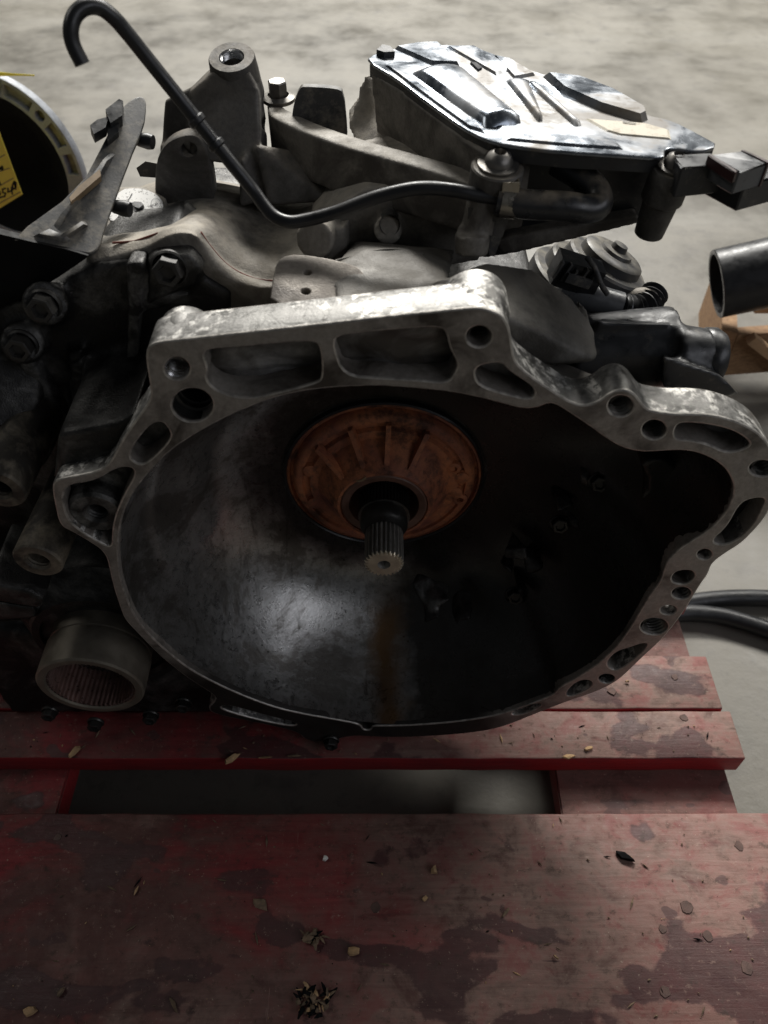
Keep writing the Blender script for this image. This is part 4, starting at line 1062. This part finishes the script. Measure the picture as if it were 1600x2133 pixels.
for i in range(5):
    a = ony(1165 + i * 17, 548 + i * 5.5, .117); box_obj('plug_rib', a + V((0, 0, -.004)), (.0016, .004, .012 if i != 2 else .006), M['plastic_dusty'], GB, Quaternion((0, 1, 0), R(24)), .0003)
box_obj('plug_latch', ony(1205, 585, .114), (.017, .003, .006), M['plastic_dusty'], GB, Quaternion((0, 1, 0), R(18)), .0008)
tube('plug_strap', catmull([ony(1222, 535, .12), ony(1240, 560, .115), ony(1252, 592, .112), ony(1265, 612, .113)], 5), .0018, M['plastic_dusty'], GB, 8)

# ---- black plastic housing beside the bell, rounded end with cap
bm = bmesh.new()
cyl(bm, ony(1180, 740, .10), ony(1400, 722, .10), .026, .026, 36); cyl(bm, ony(1395, 735, .085), ony(1470, 740, .085), .0185, .0165, 32)
hull(bm, [ony(x, y, Y) for x, y in ((1240, 668), (1400, 675), (1425, 690), (1430, 780), (1240, 800)) for Y in (.088, .13)])
hull(bm, [ony(x, y, Y) for x, y in ((1380, 740), (1500, 780), (1540, 820), (1500, 830), (1380, 810)) for Y in (.055, .12)])
casting('side_housing', bm, M['plastic'], GB, .0022, 8)
lathe('end_cap', [(.006, -.006), (.0165, -.006), (.0185, -.003), (.0188, .003), (.016, .008), (.009, .011), (0, .0115)], ony(1472, 744, .086), (1, -.05, -.05), M['plastic'], GB, 36)

# ================================================================== second gearbox behind, left
G2 = empty('gearbox', (-.62, .92, ZF), 'second gearbox with bare silver bell rim and black hollow, cut off by the left edge', 'gearbox')
n2 = V((-.22, -.95, .05)).normalized(); p2 = ony(60, 260, .80)
F2 = frame_axes(p2, (1, 0, 0), n2); I2 = F2.inverted()
loc2 = lambda px, py: (I2 @ onp(px, py, p2, n2))
def circum(a, b, c):
    ax, az, bx, bz, cx, cz = a.x, a.y, b.x, b.y, c.x, c.y
    d = 2 * (ax * (bz - cz) + bx * (cz - az) + cx * (az - bz))
    ux = ((ax * ax + az * az) * (bz - cz) + (bx * bx + bz * bz) * (cz - az) + (cx * cx + cz * cz) * (az - bz)) / d
    uz = ((ax * ax + az * az) * (cx - bx) + (bx * bx + bz * bz) * (ax - cx) + (cx * cx + cz * cz) * (bx - ax)) / d
    return ux, uz, math.hypot(ax - ux, az - uz)
u2, v2, r2 = circum(loc2(0, 163), loc2(98, 236), loc2(168, 354))
c2 = F2 @ V((u2, v2, 0)); x2, z2 = c2.x, c2.z
r2i = r2 - .026
hs = []
def slot(a0, a1, ra, rb):
    l = [(u2 + ra * math.cos(R(a0 + (a1 - a0) * i / 8)), v2 + ra * math.sin(R(a0 + (a1 - a0) * i / 8))) for i in range(9)]
    l += [(u2 + rb * math.cos(R(a1 + (a0 - a1) * i / 8)), v2 + rb * math.sin(R(a1 + (a0 - a1) * i / 8))) for i in range(9)]
    return l
def ang(px, py):
    p = loc2(px, py); return math.degrees(math.atan2(p.y - v2, p.x - u2))
A1, A2, A3, A4, A5, A6 = ang(8, 185), ang(64, 222), ang(84, 240), ang(104, 258), ang(134, 305), ang(142, 322)
ra, rb = r2i + .005, r2 - .0055
hs.append(slot(A2, A1, ra, rb)); hs.append(slot(A1 + 2.5, A1 + 14, ra, rb)); hs.append(slot(A5, A4, ra, rb)); hs.append(slot(A6 - 14, A6, ra, rb))
hc = math.radians(A3); hs.append(circ(u2 + (r2 - .0125) * math.cos(hc), v2 + (r2 - .0125) * math.sin(hc), .0072, 14))
me = curve_plate(circ(u2, v2, r2, 120), [circ(u2, v2, r2i, 120)] + hs, .014, .0008, F2)
mesh_obj('bell_flange', me, m_cast('clean_aluminium', (.22, .235, .26), (.31, .33, .36), (.12, .125, .13), .3, .5, .7, .3, 30), G2, True).data.set_sharp_from_angle(angle=R(35))
lathe('bell_bowl', [(r2i - .0002, .001), (r2i * .85, .012), (r2i * .6, .03), (r2i * .3, .05), (0, .055)], c2, -n2, M['black_void'], G2, 80)
lathe('bell_shell', [(r2 - .010, .012), (r2 * .75, .035), (r2 * .5, .06), (0, .1)], c2, -n2, M['case_dark'], G2, 80)
lathe('pocket_floor', [(r2i + .001, .0095), (r2 - .001, .0095)], c2, -n2, M['pocket'], G2, 80)
Y2 = .30
bm = bmesh.new(); hull(bm, [V((x2 + x, y, z)) for x in (-.14, .0) for y in (c2.y + .07, c2.y + .20) for z in (ZF + .001, z2 - .07)]); casting('gear_case', bm, M['case_dark'], G2, .005, 4)

# ---- yellow paper slips
def paper(name, px, Y, label, mat):
    bm = bmesh.new(); prism(bm, [ony(x, y, Y) for x, y in px], (0, .0004, 0)); o = from_bm(name, bm, mat)
    return tag(o, label, 'paper tag')
YT = c2.y - .12
tg = paper('paper_tag', [(-40, 190), (-10, 245), (0, 278), (47, 405), (0, 434), (-60, 470)], YT, 'yellow paper tag with handwritten number hanging over the black hollow', M['yellow'])
nt_ = V((0, -1, 0)); p_tg = ony(0, 350, YT)
for pts in ([(-10, 334), (10, 322)], [(-10, 360), (20, 350)], [(-10, 392), (28, 371)], [(-10, 428), (42, 400)]):
    stroke('ruled_line', pts, .0011, p_tg, nt_, M['tan'], tg)
for pts in ([(5, 346), (0, 352), (6, 354), (6, 349), (0, 350)], [(-4, 384), (-1, 378), (2, 385)], [(-6, 402), (-1, 398), (1, 403), (-4, 412), (2, 411)], [(12, 392), (6, 394), (6, 401), (12, 402), (10, 409), (4, 410)],
            [(17, 392), (17, 400), (26, 396)], [(24, 390), (26, 404)], [(30, 378), (26, 386), (28, 394), (33, 390), (34, 380), (30, 378), (33, 394)], [(28, 382), (34, 388)]):
    stroke('handwriting', pts, .0019, p_tg, nt_, M['ink'], tg)
paper('paper_slip', [(-30, 148), (0, 150), (30, 153), (72, 156), (72, 158.5), (30, 158), (0, 159), (-30, 158)], c2.y - .03, 'thin yellow paper strip lying along the top of the silver rim', M['yellow'])

# ================================================================== pressed bracket plate leaning at the left
P1, P2, P3 = ony(30, 490, .085), ony(190, 528, .085), ony(290, 200, .20)
n_bp = (P2 - P1).cross(P3 - P1).normalized()
if n_bp.z < 0: n_bp = -n_bp
BP = empty('cover_plate', (P1.x, P1.y + .05, ZP), 'grey pressed metal plate with black clips leaning above the black box', 'metal plate')
plate_p('plate', [(20, 497), (165, 393), (216, 296), (245, 236), (262, 215), (286, 200), (300, 202), (305, 216), (300, 262), (268, 335), (216, 480), (208, 514), (192, 528), (176, 527), (60, 503)], [], P1, n_bp, .003, .0008, M['plastic_dusty'], BP, sm=1)
onb = lambda px, py, h=0: onp(px, py, P1, n_bp) + n_bp * h
def rib_b(name, px, h, mat=None):
    bm = bmesh.new(); pl = [onb(*p) for p in px]; c = sum(pl, V()) / len(pl)
    t = [bm.verts.new(c + (p - c) * .72 + n_bp * h) for p in pl]; b = [bm.verts.new(p) for p in pl]; n = len(pl)
    for i in range(n): bm.faces.new((b[i], b[(i + 1) % n], t[(i + 1) % n], t[i]))
    bm.faces.new(t); return from_bm(name, bm, mat or M['plastic_dusty'], BP, sharp=60)
rib_b('pressed_rib', [(112, 470), (160, 420), (230, 318), (240, 322), (225, 350), (150, 440), (122, 480)], .003)
rib_b('pressed_rib', [(120, 500), (178, 462), (184, 470), (130, 506)], .003)
rib_b('pressed_rib', [(70, 492), (100, 478), (150, 500), (140, 506)], .0025)
bm = bmesh.new(); hull(bm, [onb(*p, h) for p in ((222, 250), (250, 228), (258, 232), (256, 262), (232, 278)) for h in (.0, .008)]); hull(bm, [onb(*p, h) for p in ((190, 280), (205, 268), (228, 262), (222, 284), (198, 298)) for h in (.0, .007)])
from_bm('retaining_clip', bm, M['plastic'], BP)
bm = bmesh.new(); hull(bm, [onb(*p, h) for p in ((225, 268), (250, 262), (248, 285), (225, 305)) for h in (0, .004)]); from_bm('clip_foot', bm, M['plastic'], BP)
bm = bmesh.new(); hull(bm, [onb(*p, h) for p in ((147, 425), (165, 403), (210, 366), (212, 380), (188, 398), (150, 434)) for h in (.001, .0055)]); from_bm('clip_pad', bm, M['tan'], BP)
for px, py in ((293, 275), (244, 416)):
    c = onb(px - 4, py, -.006); lathe('rubber_pin', [(.003, -.004), (.004, 0), (.0048, .006), (.0042, .009), (0, .0105)], c, V((1, -.2, -.1)), M['rubber'], BP, 16)
bm = bmesh.new(); prism_y(bm, [(-150, 450), (20, 493), (185, 530), (178, 540), (100, 592), (0, 645), (-150, 690)], .083, .0885, 1)
bmesh.ops.bevel(bm, geom=[e for e in bm.edges if e.calc_face_angle(0) > 1], offset=.002, segments=2, affect='EDGES')
from_bm('lower_box', bm, M['black_void'], BP, sharp=40)

# ================================================================== right side: pipe on a wooden crate, hoses on the floor
YC = .66; pa = ony(1492, 592, YC + .02); ZCt = pa.z - .049 - .015
CR = empty('wooden_crate', (.65, YC + .1, ZF), 'brown chipboard crate with a pale batten, at the right edge', 'crate')
xc = ony(1500, 700, YC).x
bm = bmesh.new(); hull(bm, [V((xc, YC, ZF)), V((xc, YC, ZCt)), V((xc + .06, YC + .22, ZF)), V((xc + .06, YC + .22, ZCt)), V((xc + .02, YC - .01, ZF)), V((xc + .02, YC - .01, ZCt)), V((xc + .08, YC + .21, ZF)), V((xc + .08, YC + .21, ZCt))])
from_bm('side_panel', bm, M['osb'], CR)
bm = bmesh.new(); hull(bm, [V((xc + .021, YC - .011, ZF + .04)), V((xc + .021, YC - .011, ZCt - .002)), V((xc + .3, YC + .02, ZF + .04)), V((xc + .3, YC + .02, ZCt - .002)), V((xc + .021, YC + .008, ZF + .04)), V((xc + .021, YC + .008, ZCt - .002)), V((xc + .3, YC + .04, ZF + .04)), V((xc + .3, YC + .04, ZCt - .002))])
from_bm('front_panel', bm, M['osb'], CR)
tube('batten', [V((xc + .035, YC - .022, ZCt + .0)), V((xc + .13, YC - .02, ZF + .05))], .010, M['pale_wood'], CR, 4)
box_obj('top_batten', (xc + .21, YC + .09, ZCt + .0075), (.30, .10, .013), M['pale_wood'], CR, bev=.001)
pd = V((1, -.05, .30)).normalized(); rp = .049
bm = bmesh.new(); lathe_bm(bm, [(rp * .86, .30), (rp * .86, .0005), (rp * .88, 0), (rp * .98, 0), (rp, .001), (rp, .60), (0, .60)], pa, pd, 56); lathe_bm(bm, [(rp * .86, .3), (0, .3)], pa, pd, 40)
tag(from_bm('rubber_pipe', bm, M['rubber'], sharp=40), 'short thick black pipe end resting on the wooden crate', 'pipe')
for i, (pts, r, lab) in enumerate((([(1395, 1262), (1440, 1254), (1500, 1247), (1560, 1245), (1620, 1247)], .0105, 'black rubber hose on the floor, the farther of two beside the pallet'),
                                   ([(1400, 1280), (1440, 1277), (1500, 1283), (1560, 1299), (1640, 1326)], .0105, 'black rubber hose on the floor, the nearer of two beside the pallet'))):
    path = catmull([onz(x, y, ZF + r + .001) for x, y in pts], 8)
    o = tube('hose', path, r, M['rubber'], None, 20); tag(o, lab, 'hose', 'hoses beside the pallet')

# ================================================================== chips and litter on the deck
def chip(name, px, py, L, w, h, ang_, mat, label, group='wood chips lying on the pallet', n=7, cat='wood chip'):
    c = onz(px, py, ZP); rng = random.Random(px * 31 + py)
    bm = bmesh.new(); pts = []
    for i in range(n):
        t = 2 * math.pi * i / n; rr = rng.uniform(.55, 1.1)
        x = L / 2 * rr * math.cos(t); y = w / 2 * rr * math.sin(t)
        X = x * math.cos(ang_) - y * math.sin(ang_); Y = x * math.sin(ang_) + y * math.cos(ang_)
        pts += [V((c.x + X, c.y + Y, ZP + .0012)), V((c.x + X * .8, c.y + Y * .8, ZP + .0012 + h * rng.uniform(.3, 1)))]
    hull(bm, pts); o = from_bm(name, bm, mat)
    return tag(o, label, cat, group)
W1, W2 = M['wood_chip'], M['wood_chip_dark']
chip('wood_chip', 155, 1568, .017, .007, .003, 1.0, W1, 'pale leaf-shaped wood chip below the splined steel sleeve')
chip('wood_chip', 484, 1582, .016, .007, .004, .6, W1, 'pale split wood chip on the board edge at lower left')
chip('wood_chip', 552, 1579, .014, .0025, .0012, .05, W1, 'thin pale splinter along the board edge, next to the split chip')
chip('wood_chip', 610, 1576, .018, .003, .0012, .02, W2, 'long brownish splinter along the board edge, under the bell')
chip('wood_chip', 1186, 1577, .014, .005, .002, .1, W1, 'pale chip hanging over the red board edge at right')
chip('wood_chip', 1225, 1560, .011, .005, .002, .4, W1, 'pale chip just behind the red board edge at right')
chip('wood_chip', 1306, 1421, .005, .003, .002, .2, W1, 'tiny pale chip on the pink board beside the bell rim')
chip('wood_chip', 678, 1790, .006, .005, .004, .2, M['paper'], 'small white crumb on the front board, upper middle', 'crumbs on the front board', cat='crumb')
chip('wood_chip', 904, 1814, .007, .009, .005, .2, W1, 'round tan crumb on the front board', 'crumbs on the front board', cat='crumb')
chip('wood_chip', 735, 1984, .012, .009, .004, .5, W1, 'square tan wood chip on the front board')
chip('wood_chip', 545, 1884, .016, .010, .002, -.3, W2, 'flat grey flake on the front board, left of the middle', n=9)
chip('wood_chip', 62, 2108, .012, .008, .003, .1, W1, 'pale chip in the lower left corner of the front board')
chip('wood_chip', 128, 2068, .010, .004, .003, 1.2, W2, 'brown chip above the pale corner chip')
chip('wood_chip', 285, 1855, .011, .002, .0015, 1.2, W1, 'thin upright splinter in the dark left part of the front board')
chip('wood_chip', 363, 2096, .018, .004, .003, -.9, W2, 'long brown splinter at the bottom edge')
chip('wood_chip', 1055, 1900, .012, .003, .002, .8, W2, 'small twig on the dark stain of the front board')
chip('wood_chip', 1157, 1994, .007, .002, .002, -.6, W1, 'tiny pale splinter on the long dark stain')
chip('wood_chip', 884, 1873, .006, .005, .002, .3, W1, 'small tan flake below the round tan crumb')
chip('wood_chip', 1300, 1785, .020, .007, .004, -.5, M['black_void'], 'black oily lump on the right half of the front board', 'crumbs on the front board', cat='crumb')
# curled bark piece and a splintered clump
def clump(px, py, rad, nn, mats, label, seed):
    c = onz(px, py, ZP); rng = random.Random(seed); o = empty('splinter_clump', (c.x, c.y, ZP), label, 'debris')
    for i in range(nn):
        a = rng.uniform(0, 6.28); r = rng.random() ** .6 * rad
        s = c + V((r * math.cos(a), r * .8 * math.sin(a), 0)); s.z = ZP + .0008 + rng.random() * .002
        a2 = rng.uniform(0, 6.28); L = rng.uniform(.003, .009)
        e = s + V((math.cos(a2) * L, math.sin(a2) * L, rng.uniform(0, .0025)))
        bm = bmesh.new(); w = rng.uniform(.0005, .0018); d = (e - s).normalized(); sd = d.cross(V((0, 0, 1))).normalized() * w
        hull(bm, [s + sd, s - sd, e + sd * .3, e - sd * .3, s + V((0, 0, w)), (s + e) / 2 + V((0, 0, w * 1.2)) + sd, (s + e) / 2 + V((0, 0, w * 1.2)) - sd])
        from_bm('splinter', bm, rng.choice(mats), o)
    return o
clump(655, 2088, .012, 60, [M['black_void'], M['black_void'], W2, W2, W1], 'dark torn knot of splinters at the bottom edge of the front board', 3)
clump(652, 1955, .0075, 26, [W2, M['black_void'], W2], 'curled dark bark piece on the front board', 4)

# fine grit, splinters and dust crumbs over the boards
rg = random.Random(21); bm = bmesh.new()
for i in range(520):
    if rg.random() < .72: x, y = rg.uniform(-.36, .345), rg.uniform(-.24, yF - .004)
    else: x, y = rg.uniform(-.36, XR - .01), rg.uniform(yA + .003, yA + .04)
    sz = .0003 + .0011 * rg.random() ** 3; a = rg.uniform(0, 6.28); el_ = rg.choice((1, 1, 1.6, 4))
    c = V((x, y, ZP + .0007)); u = V((math.cos(a), math.sin(a), rg.uniform(-.1, .2))) * sz * el_; w = V((-math.sin(a), math.cos(a), 0)) * sz * .7
    vs = [bm.verts.new(p) for p in (c + u, c + w, c - u, c - w, c + V((0, 0, sz * rg.uniform(.5, 1.1))))]
    for k_ in range(4): bm.faces.new((vs[k_], vs[(k_ + 1) % 4], vs[4]))
    bm.faces.new(vs[3::-1])
g_ = from_bm('grit', bm, M['wood_chip_dark'])
g_.data.materials.append(M['wood_chip']); g_.data.materials.append(M['black_void'])
for i, p in enumerate(g_.data.polygons): p.material_index = (0, 0, 1, 0, 2, 0, 0)[(i // 5) % 7]
tag(g_, 'fine grit and splinters scattered over the pallet boards', None, kind='stuff')
